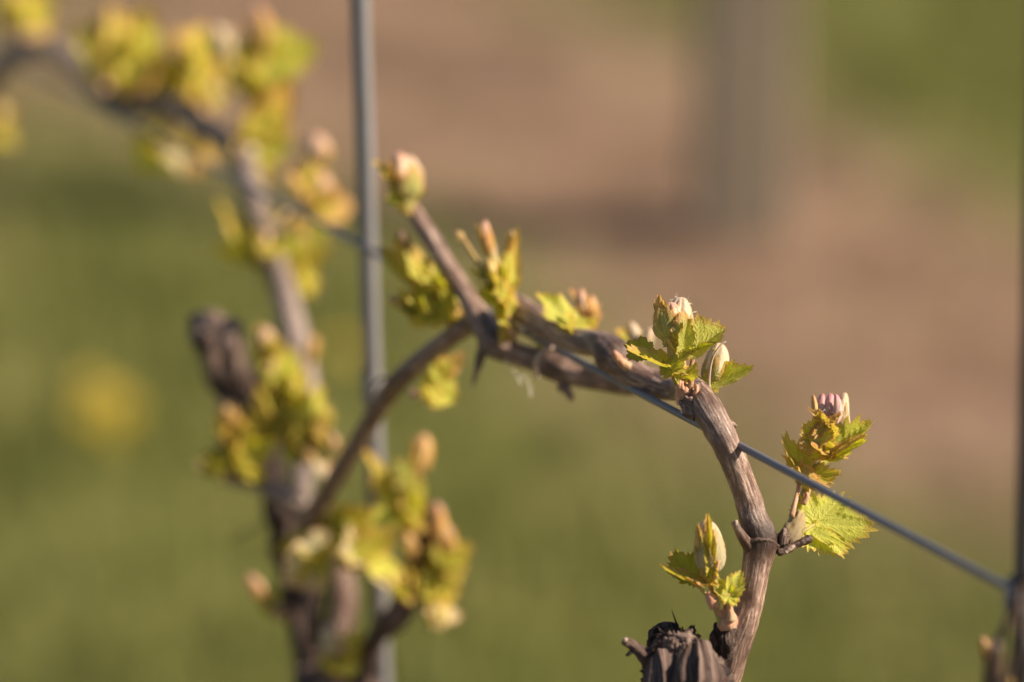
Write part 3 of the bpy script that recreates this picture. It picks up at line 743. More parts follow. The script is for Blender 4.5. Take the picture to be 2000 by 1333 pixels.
# underside of its inner half, rising to the stem
leaf(S1, A(1308, 722, -5), A(1350, 690, -7), CV(-.35, .6, .62), M['olive'], wk=.66, fold=.15, curl=-.3, ruf=.05, pleat=.4, seed=7, hi=True, teeth=12)  # olive puts the shade on this half into its colour
leaf(S1, A(1340, 736, -4), A(1360, 706, -7), CV(.45, .25, .9), M['green'], wk=.50, fold=.3, curl=-.6, ruf=.08, pleat=.5, seed=8, hi=True, teeth=9)
leaf(S1, A(1316, 716, 2), A(1300, 668, 3), CV(.6, .2, .7), M['pale'], wk=.5, fold=.4, curl=.2, ruf=.05, pleat=.5, seed=9, hi=True, teeth=9)
leaf(S1, A(1322, 742, -5), A(1314, 720, -6), CV(.5, .5, .7), M['green'], wk=.5, fold=.5, curl=.2, ruf=.05, pleat=.5, seed=10, hi=True, teeth=7)
leaf(S1, A(1334, 680, -4), A(1345, 624, -5), CV(.35, .1, .9), M['green'], wk=.52, fold=.5, curl=.35, ruf=.05, pleat=.55, seed=31, hi=True, teeth=9)
# half-open bud
bud(S1, A(1328, 668, 2), A(1322, 581, 2), PX(26), M['bud_cream'], seed=3, hi=True, npl=9, pl=.16, bend=.35)
bud(S1, A(1318, 660, 0), A(1310, 590, -1), PX(21), M['bud_pink'], seed=4, hi=True, npl=7, pl=.14)
wrap(S1, A(1306, 664, -1), A(1300, 590, 0), PX(25), -.35, M['woolly'], span=.66, length=.98, seed=11, hi=True, open_=.10, pleat=1.7, teeth=13)
wrap(S1, A(1315, 668, -1), A(1318, 594, 0), PX(27), .62, M['woolly'], span=.55, length=.80, seed=12, hi=True, open_=.05, pleat=1.7, teeth=13)
wrap(S1, A(1328, 668, 2), A(1328, 584, 2), PX(25), 1.6, M['pale'], span=.5, length=.95, seed=13, hi=True, open_=0, pleat=.8, teeth=11)
leaf(S1, A(1293, 622, -2), A(1287, 574, -2), CV(-.3, .1, .9), M['orange'], wk=.42, fold=.45, curl=.25, ruf=.05, pleat=.5, seed=14, hi=True, teeth=7)
# woolly hairs
def hairs(parent, centre, rad, n, seed, length=.0012):
    rs = random.Random(seed); V = []; F = []
    for k in range(n):
        a = rs.uniform(0, 6.28); b = rs.uniform(-1, 1)
        d = (RT * math.cos(a) * math.sqrt(1 - b * b) + UP * math.sin(a) * math.sqrt(1 - b * b) - FW * b)
        p = centre + Vector((d.x * rad[0], d.y * rad[0], d.z * rad[1]))
        q = d.orthogonal().normalized() * .000012; e = (d + Vector((rs.uniform(-1, 1), rs.uniform(-1, 1), rs.uniform(-1, 1))) * .9) * length * rs.uniform(.4, 1)
        i = len(V); V += [tuple(p - q), tuple(p + q), tuple(p + e * .6 + q + UP * .0001), tuple(p + e)]; F.append((i, i + 1, i + 2, i + 3))
    o = link('bud_hair', V, F, M['hair'], parent); o['kind'] = 'stuff'
M['hair'] = simple_mat('white_wool', (.75, .70, .60))
hairs(S1, A(1328, 622, 1), (PX(27), PX(40)), 140, 1)
hairs(S1, A(1344, 772, 0), (PX(21), PX(20)), 160, 2, .0009)

# ---- bud and leaf just behind it
z = .790; A = at(z)
S2 = shoot(VF, [(1384, 776, z, 14), (1386, 755, z, 15), (1388, 742, z, 13)], M['stem_peach'], hi=True)
bud(S2, A(1393, 750), A(1406, 670), PX(23, z), M['bud_cream'], seed=7, hi=True, npl=7, pl=.16)
wrap(S2, A(1392, 752), A(1402, 680), PX(23, z), -.55, M['woolly'], span=.62, length=.95, seed=21, hi=True, open_=.05)
wrap(S2, A(1394, 752), A(1406, 684), PX(22, z), .9, M['yellow'], span=.42, length=.7, seed=22, hi=True, open_=.0)
leaf(S2, A(1390, 757, -3), A(1472, 717, -5), CV(.05, .72, .68), M['lime'], wk=.50, fold=.5, curl=.3, ruf=.05, pleat=.6, seed=23, hi=True, teeth=12)
stem(VF, [(1386, 768, .781, 5, 0), (1385, 740, .780, 5.5, 0), (1390, 705, .779, 5, 0), (1400, 685, .779, 4.5, 0), (1410, 672, .779, 3.5, 0), (1418, 668, .779, 2.5, 0)], M['dry'], name='dry_tendril')

# ---- tall shoot to the right, behind the wire
z = .792; A = at(z)
S3 = shoot(VF, [(1542, 1062, .781, 30), (1548, 1040, .783, 34), (1556, 1012, .786, 29), (1566, 985, .788, 22), (1575, 955, z, 18), (1582, 925, z, 21), (1586, 895, z, 18), (1590, 862, z, 13), (1600, 835, z, 9)], M['stem_green'], hi=True)
scale_(S3, [(1530, 1068, .780, 28), (1540, 1056, .780, 42), (1549, 1042, .781, 42), (1556, 1026, .783, 34), (1562, 1008, .785, 22)], M['scale_dark'], lump=.2, seed=41)
scale_(S3, [(1530, 1062, .776, 20), (1530, 1046, .775, 18), (1534, 1034, .775, 10)], M['old'], lump=.4, seed=42)
stem(S3, [(1546, 1010, .782, 12), (1552, 985, .783, 10), (1558, 962, .786, 9), (1560, 945, .788, 8)], M['stem_peach'])
stem(S3, [(1568, 985, .784, 13), (1576, 972, .784, 11), (1575, 962, .784, 7)], M['stem_peach'])
stem(S3, [(1585, 915, z - .002, 8), (1606, 902, z - .003, 6), (1630, 887, z - .003, 5)], M['stem_green'])
# right leaf with upright ribs
leaf(S3, A(1626, 890, -3), A(1704, 828, -2), CV(-.05, .70, .70), M['lime'], wk=.88, fold=.70, curl=.35, ruf=.07, pleat=.9, seed=43, hi=True, teeth=11, tooth=.16)
leaf(S3, A(1628, 890, -4), A(1576, 872, -8), CV(.1, .75, .6), M['orange'], wk=.42, fold=.4, curl=.3, ruf=.08, pleat=.6, seed=44, hi=True, teeth=10)
leaf(S3, A(1629, 889, -5), A(1690, 846, -9), CV(-.3, .80, .35), M['orange'], wk=.34, fold=.4, curl=.2, ruf=.06, pleat=.6, seed=48, hi=True, teeth=12)
leaf(S3, A(1582, 932, -3), A(1646, 926, -4), CV(-.1, .5, .8), M['yellow'], wk=.5, fold=.5, curl=.5, ruf=.12, pleat=.6, seed=45, hi=True, teeth=9, tooth=.16)
leaf(S3, A(1566, 928, -2), A(1529, 842, -3), CV(.45, .2, .8), M['yellow'], wk=.42, fold=.5, curl=.3, ruf=.10, pleat=.6, seed=46, hi=True, teeth=9, tooth=.16)
leaf(S3, A(1552, 912, -4), A(1621, 950, -8), CV(-.2, .85, .35), M['orange'], wk=.30, fold=.4, curl=.3, ruf=.08, pleat=.5, seed=47, hi=True, teeth=11)
# cluster of folded leaves at the tip
bud(S3, A(1645, 846), A(1642, 767), PX(15, z), M['bud_cream'], seed=51, hi=True, npl=5, pl=.10, bend=.4)
bud(S3, A(1622, 832), A(1622, 769), PX(13, z), M['bud_rose'], seed=52, hi=True, npl=3, pl=.10)
bud(S3, A(1635, 830, -3), A(1637, 770, -3), PX(9, z), M['bud_rose'], seed=55, hi=True, npl=4, pl=.10, bend=-.3)
bud(S3, A(1606, 830), A(1602, 769), PX(11, z), M['bud_rose'], seed=53, hi=True, npl=3, pl=.10, bend=.3)
wrap(S3, A(1645, 846), A(1641, 770), PX(15, z), 1.4, M['pale'], span=.5, length=.9, seed=49, hi=True, open_=0, teeth=8)
bud(S3, A(1596, 828, -2), A(1588, 771, -2), PX(6, z), M['bud_orange'], seed=54, hi=True, npl=3, pl=.2)
leaf(S3, A(1598, 864, -3), A(1606, 800, -4), CV(-.15, .2, 1), M['yellow'], wk=.80, fold=.25, curl=.5, cup=.3, ruf=.08, pleat=.7, seed=56, hi=True, teeth=10)
leaf(S3, A(1592, 862, -4), A(1636, 812, -5), CV(-.3, .2, .9), M['woolly'], wk=.5, fold=.3, curl=.4, ruf=.05, pleat=.7, seed=59, hi=True, teeth=9)
leaf(S3, A(1612, 822, -5), A(1577, 799, -5), CV(.1, .5, .8), M['orange'], wk=.36, fold=.5, curl=.5, ruf=.08, pleat=.5, seed=57, hi=True, teeth=7)
leaf(S3, A(1604, 842, -5), A(1642, 808, -5), CV(.1, .4, .85), M['orange'], wk=.36, fold=.5, curl=.4, ruf=.06, pleat=.5, seed=58, hi=True, teeth=9)
hairs(S3, A(1625, 805, 0), (PX(28), PX(35)), 120, 5)
# broad leaf low on the same shoot
leaf(S3, A(1590, 1024, -6), A(1699, 1031, -4), CV(.15, .35, .93), M['lime'], wk=.84, fold=.12, curl=.2, ruf=.06, pleat=.6, seed=60, hi=True, teeth=15, tooth=.13)
stem(S3, [(1560, 1045, .780, 9), (1574, 1035, .781, 7), (1590, 1025, .785, 5)], M['stem_green'])
leaf(S3, A(1584, 1036, -7), A(1660, 1078, -10), CV(-.1, .75, .6), M['lime'], wk=.34, fold=.2, curl=-.2, ruf=.05, pleat=.4, seed=61, hi=True, teeth=13)

# ---- bud left of the cane
z = .765; A = at(z)
S4 = shoot(VF, [(1418, 1222, z, 34), (1414, 1205, z, 32), (1404, 1180, z, 28), (1395, 1158, z, 20), (1390, 1138, z, 13), (1388, 1118, z, 9)], M['stem_green'], hi=True)
scale_(S4, [(1423, 1230, z, 30), (1420, 1216, z, 41), (1415, 1202, z, 35), (1410, 1190, z - .001, 26), (1406, 1178, z - .002, 14)], M['scale'], seed=71, lump=.3, jag=.2)
scale_(S4, [(1428, 1215, z - .003, 18), (1425, 1190, z - .003, 14), (1419, 1172, z - .003, 7)], M['stem_peach'], seed=72, lump=.2)
scale_(S4, [(1396, 1188, z - .003, 18), (1388, 1170, z - .003, 20), (1384, 1158, z - .003, 12)], M['scale'], seed=73, lump=.25)
stem(S4, [(1396, 1178, z - .002, 9), (1378, 1160, z - .003, 7), (1366, 1148, z - .003, 6), (1356, 1141, z - .003, 5)], M['stem_green'])
stem(S4, [(1414, 1185, z - .002, 8), (1418, 1170, z - .003, 7), (1424, 1160, z - .003, 5)], M['stem_peach'])
bud(S4, A(1389, 1120), A(1380, 1016), PX(28, z), M['bud_cream'], seed=61, hi=True, npl=7, pl=.12)
wrap(S4, A(1388, 1120, -1), A(1381, 1020, -1), PX(28, z), -.75, M['pale'], span=.46, length=.90, seed=81, hi=True, open_=.0, pleat=.4)
wrap(S4, A(1389, 1120, -1), A(1382, 1020, -1), PX(28, z), .75, M['pale'], span=.40, length=.90, seed=82, hi=True, open_=.0, pleat=.4)
leaf(S4, A(1383, 1032, -3), A(1381, 1005, -3), CV(.2, .2, .9), M['orange'], wk=.5, fold=.5, curl=.6, ruf=.1, seed=83, hi=True, teeth=5)
leaf(S4, A(1388, 1108, -4.4), A(1379, 1012, -4), CV(.1, 0, 1), M['yellow'], wk=.20, fold=.3, curl=-.35, ruf=.12, pleat=.6, seed=90, hi=True, teeth=12)
leaf(S4, A(1384, 1112, -3.6), A(1366, 1030, -3), CV(-.5, 0, 1), M['woolly'], wk=.30, fold=.1, curl=-.5, ruf=.05, pleat=.6, seed=91, hi=True, teeth=12)
stem(S4, [(1396, 1130, z - .004, 8), (1400, 1112, z - .005, 7), (1404, 1095, z - .005, 4)], M['bud_orange'])
leaf(S4, A(1362, 1142, -2), A(1287, 1108, -3), CV(-.25, .92, .25), M['yellow'], wk=.5, fold=.35, curl=.35, ruf=.05, pleat=.5, seed=84, hi=True, teeth=13)
leaf(S4, A(1352, 1126, 3), A(1312, 1078, 8), CV(.2, .2, .9), M['olive'], wk=.72, fold=.25, curl=.3, ruf=.06, pleat=.6, seed=85, hi=True, teeth=11)
leaf(S4, A(1384, 1140, -3), A(1340, 1136, -6), CV(.0, .95, .3), M['orange'], wk=.4, fold=.2, curl=.2, ruf=.08, seed=86, hi=True, teeth=9)
leaf(S4, A(1426, 1162, -3), A(1450, 1112, -1), CV(.25, .2, .95), M['lime'], wk=.52, fold=.3, curl=.3, ruf=.06, pleat=.6, seed=87, hi=True, teeth=9)
leaf(S4, A(1422, 1164, -3), A(1396, 1124, -2), CV(.2, .1, .95), M['lime'], wk=.6, fold=.3, curl=.3, ruf=.08, pleat=.6, seed=88, hi=True, teeth=9)
bud(S4, A(1408, 1192, -3), A(1404, 1160, -3), PX(7, z), M['bud_yellow'], seed=89, npl=4)

# ---- softer shoots along the same cane
quick(VF, .838, (1148, 660), [('l', 1112, 634, 1048, 578, .62, 'lime', .1, .3, .9), ('l', 1104, 640, 1075, 592, .6, 'green')], 24, mid=(1128, 645))
quick(VF, .857, (1128, 652), [('b', 1150, 625, 1128, 566, 17, 'bud_pink'), ('b', 1152, 628, 1158, 578, 14, 'bud_orange'), ('l', 1148, 630, 1108, 570, .35, 'orange'), ('l', 1150, 632, 1172, 592, .5, 'orange')], 14, mid=(1140, 640))
quick(VF, .850, (1240, 705), [('b', 1248, 684, 1232, 628, 16, 'bud_cream'), ('b', 1256, 690, 1272, 640, 15, 'bud_cream'), ('l', 1240, 682, 1206, 640, .5, 'yellow'), ('l', 1258, 694, 1262, 650, .5, 'pale')], 14)
quick(VF, .825, (1184, 700), [('l', 1166, 704, 1198, 712, .5, 'lime')], 10)
quick(VF, .862, (1012, 640), [('l', 1060, 668, 1118, 692, .22, 'lime'), ('l', 1050, 672, 1066, 690, .5, 'lime')], 8, mid=(1040, 662))

# ================= vine behind ==================================================
zb = 1.0
tb2 = W(655, 1345, zb)
VB = thing('grapevine', 'blurred grapevine with old forked trunk behind the upright steel rod and a cane arching away', 'grapevine', (tb2.x, tb2.y + .01, 0), 'budding grapevines of one row')
def bb(name, rows, m='old', **kw):
    kw.setdefault('seg', 28); return branch(name, rows, M[m], VB, **kw)
v, f, a = tube([(tb2.x + .01, tb2.y + .02, -.03, .030, .3), (tb2.x, tb2.y + .012, .2, .021, .3), (tb2.x - .006, tb2.y + .006, .42, .018, .3)] + px_ctrl([(655, 1450, zb, 170, .3), (652, 1370, zb, 160, .5), (640, 1310, zb, 125, .5), (610, 1270, zb, 70, .4)]), seg=40, lump=.22, step=.003, seed=31)
link('trunk', v, f, M['old'], VB, a)
bb('trunk_arm', [(640, 1340, zb, 90, .5), (600, 1260, zb, 62, .5), (580, 1180, zb, 56, .6), (568, 1100, zb, 62, .6), (556, 1030, zb, 70, .7), (540, 950, zb, 58, .9), (522, 880, zb, 56, .9), (492, 815, zb, 60, .9), (466, 765, zb - .01, 78, .5), (440, 705, zb + .01, 88, 0), (425, 660, zb + .01, 78, 0), (412, 628, zb + .01, 50, 0)], lump=.4, seed=32, step=.003)
bb('pruned_stub', [(445, 690, zb - .03, 60, 0), (450, 640, zb - .03, 44, 0), (448, 624, zb - .03, 30, 0)], 'pale_bark', lump=.3, seed=45)
bb('old_wood', [(482, 780, zb - .01, 56, 1), (462, 745, zb - .012, 70, .9), (440, 700, zb - .015, 84, .3), (424, 655, zb - .015, 78, 0), (412, 630, zb - .01, 50, 0), (406, 618, zb, 22, 0)], 'pale_bark', lump=.4, seed=47, jag=.6)  # sunlight on the stub's top put into its colour, dark towards the base
bb('pruned_stub', [(400, 670, zb - .03, 50, 0), (388, 635, zb - .03, 40, 0), (378, 616, zb - .03, 26, 0)], 'pale_bark', lump=.3, seed=46)
bb('pruned_stub', [(415, 670, zb - .06, 50, .3), (395, 665, zb - .06, 40, .9), (384, 662, zb - .06, 32, 1)], seed=33, lump=.2)
bb('trunk_arm', [(655, 1345, zb - .015, 66, .3), (652, 1270, zb - .02, 60, .1), (664, 1200, zb - .02, 62, 0), (668, 1140, zb - .02, 58, 0), (650, 1080, zb - .01, 54, .3), (615, 1025, zb, 56, .4), (585, 985, zb, 46, .4)], lump=.2, seed=34, step=.003)
bb('trunk_arm', [(618, 1260, zb - .015, 38, .2), (612, 1200, zb - .02, 34, .1), (622, 1150, zb - .02, 30, .1)], lump=.15, seed=35)
bb('trunk_arm', [(680, 1360, zb - .01, 60, .7), (708, 1300, zb - .02, 48, .8), (738, 1240, zb - .03, 42, .6), (782, 1198, zb - .04, 54, .3), (806, 1140, zb - .04, 44, .3), (816, 1080, zb - .04, 42, .4), (836, 1040, zb - .04, 44, .1), (848, 1005, zb - .04, 44, 0), (846, 984, zb - .04, 26, 0)], lump=.2, seed=36, step=.003)
# spur to the left its knobs paler, sunlight on them put into the colour
bb('cane', [(620, 1000, zb - .01, 46, .3), (575, 978, zb - .02, 40, 0), (545, 965, zb - .02, 42, 0), (505, 948, zb - .02, 30, .5), (470, 937, zb - .02, 34, .2), (444, 928, zb - .02, 40, 0), (422, 920, zb - .02, 24, .4)], 'cane_far', lump=.15, seed=37)
# lit cane rising from the head
bb('cane', [(585, 1000, 1.006, 46, .5), (592, 900, 1.019, 44, .3), (598, 820, 1.025, 46, .1), (592, 740, 1.031, 54, 0), (575, 660, 1.037, 56, 0), (560, 590, 1.043, 50, 0), (540, 520, 1.050, 46, .3), (508, 430, 1.062, 42, .2), (488, 360, 1.074, 50, .1), (470, 305, 1.087, 44, .2), (420, 262, 1.105, 44, .1), (350, 214, 1.130, 46, .3), (290, 205, 1.149, 46, .5), (235, 205, 1.167, 56, .8), (190, 165, 1.186, 44, .1), (135, 118, 1.205, 42, 0), (80, 95, 1.223, 42, 0), (30, 105, 1.236, 42, .2), (-20, 165, 1.248, 44, .5), (-90, 260, 1.267, 46, .5)], 'cane_far', lump=.08, seed=38)
# cane rising to the right from the head, forked at the wire
bb('cane', [(600, 1020, .965, 46, .3), (628, 980, .955, 40, .3), (680, 895, .935, 38, .35), (738, 800, .915, 38, .3), (762, 765, .908, 42, .5), (785, 738, .900, 42, .5), (845, 686, .888, 38, .2), (905, 640, .878, 40, .2), (930, 630, .874, 40, .2)], 'cane', lump=.06, seed=39, seg=40)
bb('cane', [(1245, 756, .848, 30, .4), (1225, 752, .850, 42, .2), (1190, 743, .852, 48, .15), (1125, 730, .856, 52, .1), (1085, 716, .858, 60, .55), (1055, 706, .860, 50, .2), (1005, 690, .863, 46, .15), (972, 672, .865, 64, .6), (950, 645, .868, 52, .2), (930, 612, .871, 46, .1), (912, 580, .874, 38, 0), (870, 512, .880, 34, 0), (838, 462, .884, 37, .2), (812, 420, .887, 32, 0), (802, 404, .888, 28, 0)], 'cane', lump=.06, seed=40, seg=40)
bb('node', [(1095, 752, .856, 22, .5), (1108, 764, .855, 18, .3), (1114, 776, .855, 14, .3), (1117, 783, .855, 6, .3)], 'cane', lump=.2)
bb('pruned_stub', [(948, 668, .866, 26, .7), (938, 700, .866, 20, .6), (928, 738, .867, 9, .4), (923, 756, .867, 3, .3)], 'cane', lump=.2)
bb('dry_tendril', [(770, 752, .902, 6, .5), (748, 738, .902, 6, .4), (732, 752, .902, 5, .4), (724, 775, .905, 4, .4)], 'cane', seg=8)
bb('dry_tendril', [(560, 975, .99, 6, .8), (530, 1010, .99, 5, .8), (490, 1036, .99, 5, .8), (450, 1058, .99, 4, .8)], 'old', seg=8)

# shoots of the forked cane
q = quick
sh = q(VB, .887, (806, 418), [('b', 800, 388, 799, 304, 30, 'bud_cream'), ('b', 790, 384, 778, 298, 30, 'bud_pink'), ('b', 794, 392, 790, 340, 34, 'bud_yellow'), ('b', 784, 385, 772, 330, 18, 'bud_yellow'), ('l', 782, 388, 736, 312, .42, 'yellow'), ('l', 790, 392, 760, 350, .5, 'lime'), ('l', 800, 390, 822, 345, .5, 'green')], 28)
wrap(sh, W(794, 392, .884), W(789, 300, .884), PX(30, .887), .6, M['woolly'], span=.5, length=.75, seed=90, open_=0)
q(VB, .885, (905, 632), [('b', 895, 640, 888, 602, 15, 'bud_orange'), ('l', 862, 600, 734, 480, .40, 'olive', .3, .4, .8), ('l', 850, 575, 778, 452, .34, 'yellow', .2, .3, .9), ('b', 800, 492, 782, 450, 11, 'bud_pink'), ('l', 850, 590, 815, 500, .4, 'lime'), ('l', 872, 612, 892, 566, .7, 'green')], 18, mid=(885, 618))
q(VB, .880, (900, 600), [('l', 878, 580, 838, 510, .5, 'lime', .6, .3, .8), ('l', 868, 590, 820, 560, .6, 'yellow', .5, .4, .8), ('l', 850, 545, 800, 500, .5, 'yellow', .5, .4, .8), ('l', 860, 610, 812, 622, .7, 'lime', .5, .3, .8), ('l', 832, 600, 778, 575, .6, 'green', .3, .4, .8)], 10)
q(VB, .882, (880, 622), [('l', 840, 606, 800, 542, .55, 'yellow'), ('l', 850, 610, 885, 555, .6, 'lime'), ('b', 838, 610, 820, 588, 17, 'bud_pink'), ('b', 816, 565, 806, 545, 12, 'bud_pink'), ('b', 778, 592, 760, 580, 13, 'bud_orange'), ('l', 838, 612, 772, 606, .55, 'olive'), ('l', 842, 612, 800, 634, .6, 'yellow'), ('l', 800, 600, 782, 560, .7, 'green'), ('l', 850, 618, 850, 570, .6, 'yellow')], 14)
q(VB, .856, (1006, 656), [('b', 1000, 655, 984, 605, 16, 'bud_pink'), ('l', 978, 612, 930, 545, .5, 'lime'), ('l', 982, 612, 958, 540, .45, 'yellow'), ('l', 985, 608, 1006, 440, .17, 'yellow', .2, .1, .9), ('b', 960, 505, 940, 432, 16, 'bud_pink'), ('b', 970, 540, 962, 490, 14, 'bud_yellow'), ('b', 988, 560, 1000, 450, 13, 'bud_yellow'), ('b', 905, 468, 888, 452, 11, 'bud_orange'), ('l', 960, 560, 915, 520, .5, 'green'), ('b', 986, 600, 976, 560, 16, 'bud_yellow'), ('l', 985, 600, 1004, 560, .5, 'yellow'), ('b', 950, 545, 944, 520, 11, 'bud_yellow'), ('l', 975, 530, 985, 490, .5, 'green')], 26, mid=(992, 625))
q(VB, .853, (1000, 640), [('l', 978, 575, 948, 510, .5, 'yellow', .5, .3, .8), ('l', 985, 560, 1000, 490, .4, 'lime', .5, .2, .8), ('l', 968, 590, 930, 575, .7, 'lime', .5, .4, .8), ('l', 990, 610, 1008, 570, .7, 'yellow', .6, .2, .8), ('b', 962, 550, 955, 505, 13, 'bud_yellow')], 10, mid=(985, 600))
q(VB, .862, (990, 668), [('l', 992, 640, 968, 585, .5, 'green'), ('l', 995, 640, 1004, 600, .5, 'lime')], 16)
q(VB, .900, (842, 700), [('l', 868, 722, 902, 690, .5, 'orange'), ('l', 850, 735, 880, 705, .5, 'green'), ('l', 842, 758, 892, 785, .75, 'lime', 0, .2, .95), ('b', 818, 778, 800, 762, 15, 'bud_pink'), ('l', 840, 765, 850, 798, .6, 'yellow')], 12, mid=(845, 740))
# white tie and fibres
sh = bb('tie', [(1050, 738, .846, 9, 0), (1046, 712, .843, 10, 0), (1056, 690, .843, 9, 0), (1074, 680, .846, 9, 0), (1092, 686, .852, 8, 0)], 'dry', seg=8)

# shoots of the old vine
z1 = 1.0
q(VB, .99, (548, 1202), [('b', 536, 1190, 480, 1125, 19, 'bud_pink'), ('l', 520, 1180, 498, 1128, .4, 'yellow'), ('b', 552, 1208, 528, 1180, 15, 'bud_pink')], 20)
q(VB, .99, (575, 800), [('l', 545, 740, 500, 650, .45, 'green'), ('b', 520, 680, 516, 640, 21, 'bud_pink'), ('b', 540, 760, 522, 698, 16, 'bud_orange'), ('l', 560, 770, 566, 712, .6, 'lime', .5, .2, .8), ('l', 552, 790, 520, 745, .6, 'olive'), ('b', 568, 785, 560, 735, 14, 'bud_yellow'), ('l', 560, 800, 600, 770, .6, 'olive')], 24)
q(VB, 1.025, (600, 720), [('b', 604, 704, 612, 656, 15, 'bud_orange')], 14)
q(VB, .98, (590, 900), [('l', 590, 870, 548, 800, .6, 'olive'), ('l', 600, 850, 618, 760, .55, 'lime', .3, .2, .9), ('l', 580, 840, 560, 790, .6, 'green'), ('b', 640, 878, 628, 836, 21, 'bud_cream'), ('l', 598, 860, 640, 812, .55, 'yellow'), ('l', 585, 890, 565, 850, .5, 'yellow')], 26)
q(VB, .975, (655, 940), [('b', 634, 932, 606, 904, 19, 'bud_cream'), ('b', 612, 905, 590, 870, 13, 'bud_orange'), ('b', 655, 880, 650, 850, 12, 'bud_pink')], 20, bmat='stem_peach')
q(VB, .98, (500, 930), [('b', 464, 832, 430, 780, 26, 'bud_orange'), ('l', 478, 880, 430, 812, .5, 'yellow'), ('l', 480, 895, 500, 790, .4, 'yellow', .4, .1, .9), ('b', 500, 815, 488, 775, 17, 'bud_yellow'), ('l', 475, 905, 440, 860, .5, 'lime'), ('b', 512, 840, 510, 800, 12, 'bud_yellow'), ('l', 484, 910, 462, 820, .4, 'lime')], 20)
q(VB, .975, (440, 930), [('b', 404, 922, 380, 904, 14, 'bud_yellow'), ('l', 430, 918, 390, 880, .4, 'olive')], 14)
q(VB, .97, (625, 1010), [('b', 668, 1014, 632, 990, 14, 'bud_orange'), ('l', 668, 1040, 722, 1000, .7, 'yellow'), ('l', 670, 1050, 715, 1040, .8, 'lime'), ('l', 640, 1060, 590, 1020, .9, 'olive'), ('l', 650, 1080, 690, 1110, .8, 'olive'), ('l', 630, 1070, 560, 1090, .8, 'olive'), ('b', 700, 1025, 668, 1005, 10, 'bud_orange'), ('l', 655, 1060, 640, 1000, .8, 'green')], 26)
q(VB, .955, (640, 1080), [('l', 622, 1082, 560, 1134, .75, 'pale', .3, .3, .9), ('l', 625, 1100, 580, 1144, .5, 'yellow')], 16)
q(VB, .95, (665, 1090), [('l', 700, 1085, 808, 1166, .34, 'pale', .2, .5, .8), ('l', 690, 1080, 770, 1130, .4, 'lime'), ('l', 780, 1150, 805, 1175, .6, 'yellow')], 16, mid=(680, 1082))
q(VB, .955, (800, 1085), [('b', 808, 1085, 792, 1036, 16, 'bud_orange'), ('l', 792, 990, 704, 892, .24, 'yellow', .3, .3, .9), ('l', 795, 985, 745, 925, .3, 'yellow'), ('l', 798, 1010, 812, 940, .4, 'lime'), ('b', 815, 925, 830, 848, 25, 'bud_orange'), ('l', 800, 940, 770, 900, .5, 'olive'), ('l', 796, 1020, 790, 960, .45, 'yellow')], 24, mid=(800, 1040), bmat='stem_green')
q(VB, .955, (856, 1100), [('b', 866, 1080, 846, 984, 22, 'bud_pink'), ('b', 885, 1085, 868, 1020, 17, 'bud_pink'), ('l', 870, 1095, 920, 1070, .7, 'yellow'), ('l', 860, 1110, 905, 1100, .8, 'lime'), ('l', 850, 1080, 835, 1110, .7, 'olive'), ('l', 865, 1080, 890, 1130, .7, 'green')], 22)
q(VB, .955, (812, 1165), [('l', 835, 1160, 796, 1108, .5, 'yellow'), ('l', 850, 1160, 880, 1150, .8, 'yellow'), ('b', 852, 1225, 850, 1172, 26, 'bud_yellow'), ('l', 840, 1175, 888, 1210, .7, 'pale')], 16)
q(VB, .965, (650, 1300), [('b', 648, 1282, 636, 1220, 21, 'bud_cream'), ('l', 650, 1285, 700, 1240, .6, 'green'), ('l', 655, 1290, 700, 1310, .7, 'lime'), ('l', 650, 1280, 668, 1312, .8, 'yellow')], 20)
# shoots of the arching cane, going away
q(VB, 1.062, (560, 575), [('l', 500, 510, 428, 402, .36, 'yellow', .3, .2, .9), ('b', 535, 545, 516, 480, 26, 'bud_yellow'), ('l', 545, 500, 562, 410, .45, 'pale', .3, .2, .9), ('l', 565, 510, 640, 430, .5, 'olive', .1, .4, .8), ('l', 580, 530, 612, 470, .5, 'olive'), ('b', 575, 545, 560, 500, 17, 'bud_pink'), ('l', 580, 560, 615, 560, .8, 'lime'), ('l', 520, 460, 530, 410, .6, 'olive')], 28)
q(VB, 1.031, (545, 445), [('b', 618, 320, 624, 262, 31, 'bud_pink'), ('l', 610, 370, 568, 330, .8, 'orange'), ('b', 640, 395, 622, 340, 25, 'bud_pink'), ('l', 625, 405, 685, 400, .7, 'orange'), ('l', 618, 395, 640, 430, .7, 'lime'), ('l', 615, 370, 600, 310, .6, 'yellow')], 14, mid=(590, 405))
q(VB, 1.093, (488, 350), [('b', 488, 345, 484, 262, 22, 'bud_cream'), ('l', 490, 300, 540, 190, .45, 'yellow', .2, .2, .9), ('l', 500, 250, 560, 170, .4, 'orange'), ('b', 440, 115, 426, 48, 27, 'bud_cream'), ('b', 515, 85, 498, 12, 27, 'bud_pink'), ('l', 505, 135, 606, 95, .55, 'lime', 0, .25, .95), ('l', 500, 140, 590, 130, .5, 'lime', .2, .3, .9), ('l', 490, 145, 470, 90, .6, 'yellow'), ('l', 475, 170, 440, 110, .5, 'olive'), ('l', 508, 290, 520, 240, .4, 'lime'), ('b', 520, 250, 545, 200, 16, 'bud_yellow')], 34, mid=(486, 270))
q(VB, 1.149, (400, 225), [('b', 400, 215, 388, 150, 25, 'bud_orange'), ('l', 375, 150, 348, 70, .6, 'yellow'), ('l', 380, 160, 410, 90, .55, 'orange'), ('l', 345, 180, 312, 110, .6, 'yellow'), ('l', 330, 180, 320, 130, .7, 'olive'), ('l', 390, 180, 425, 130, .6, 'yellow')], 26)
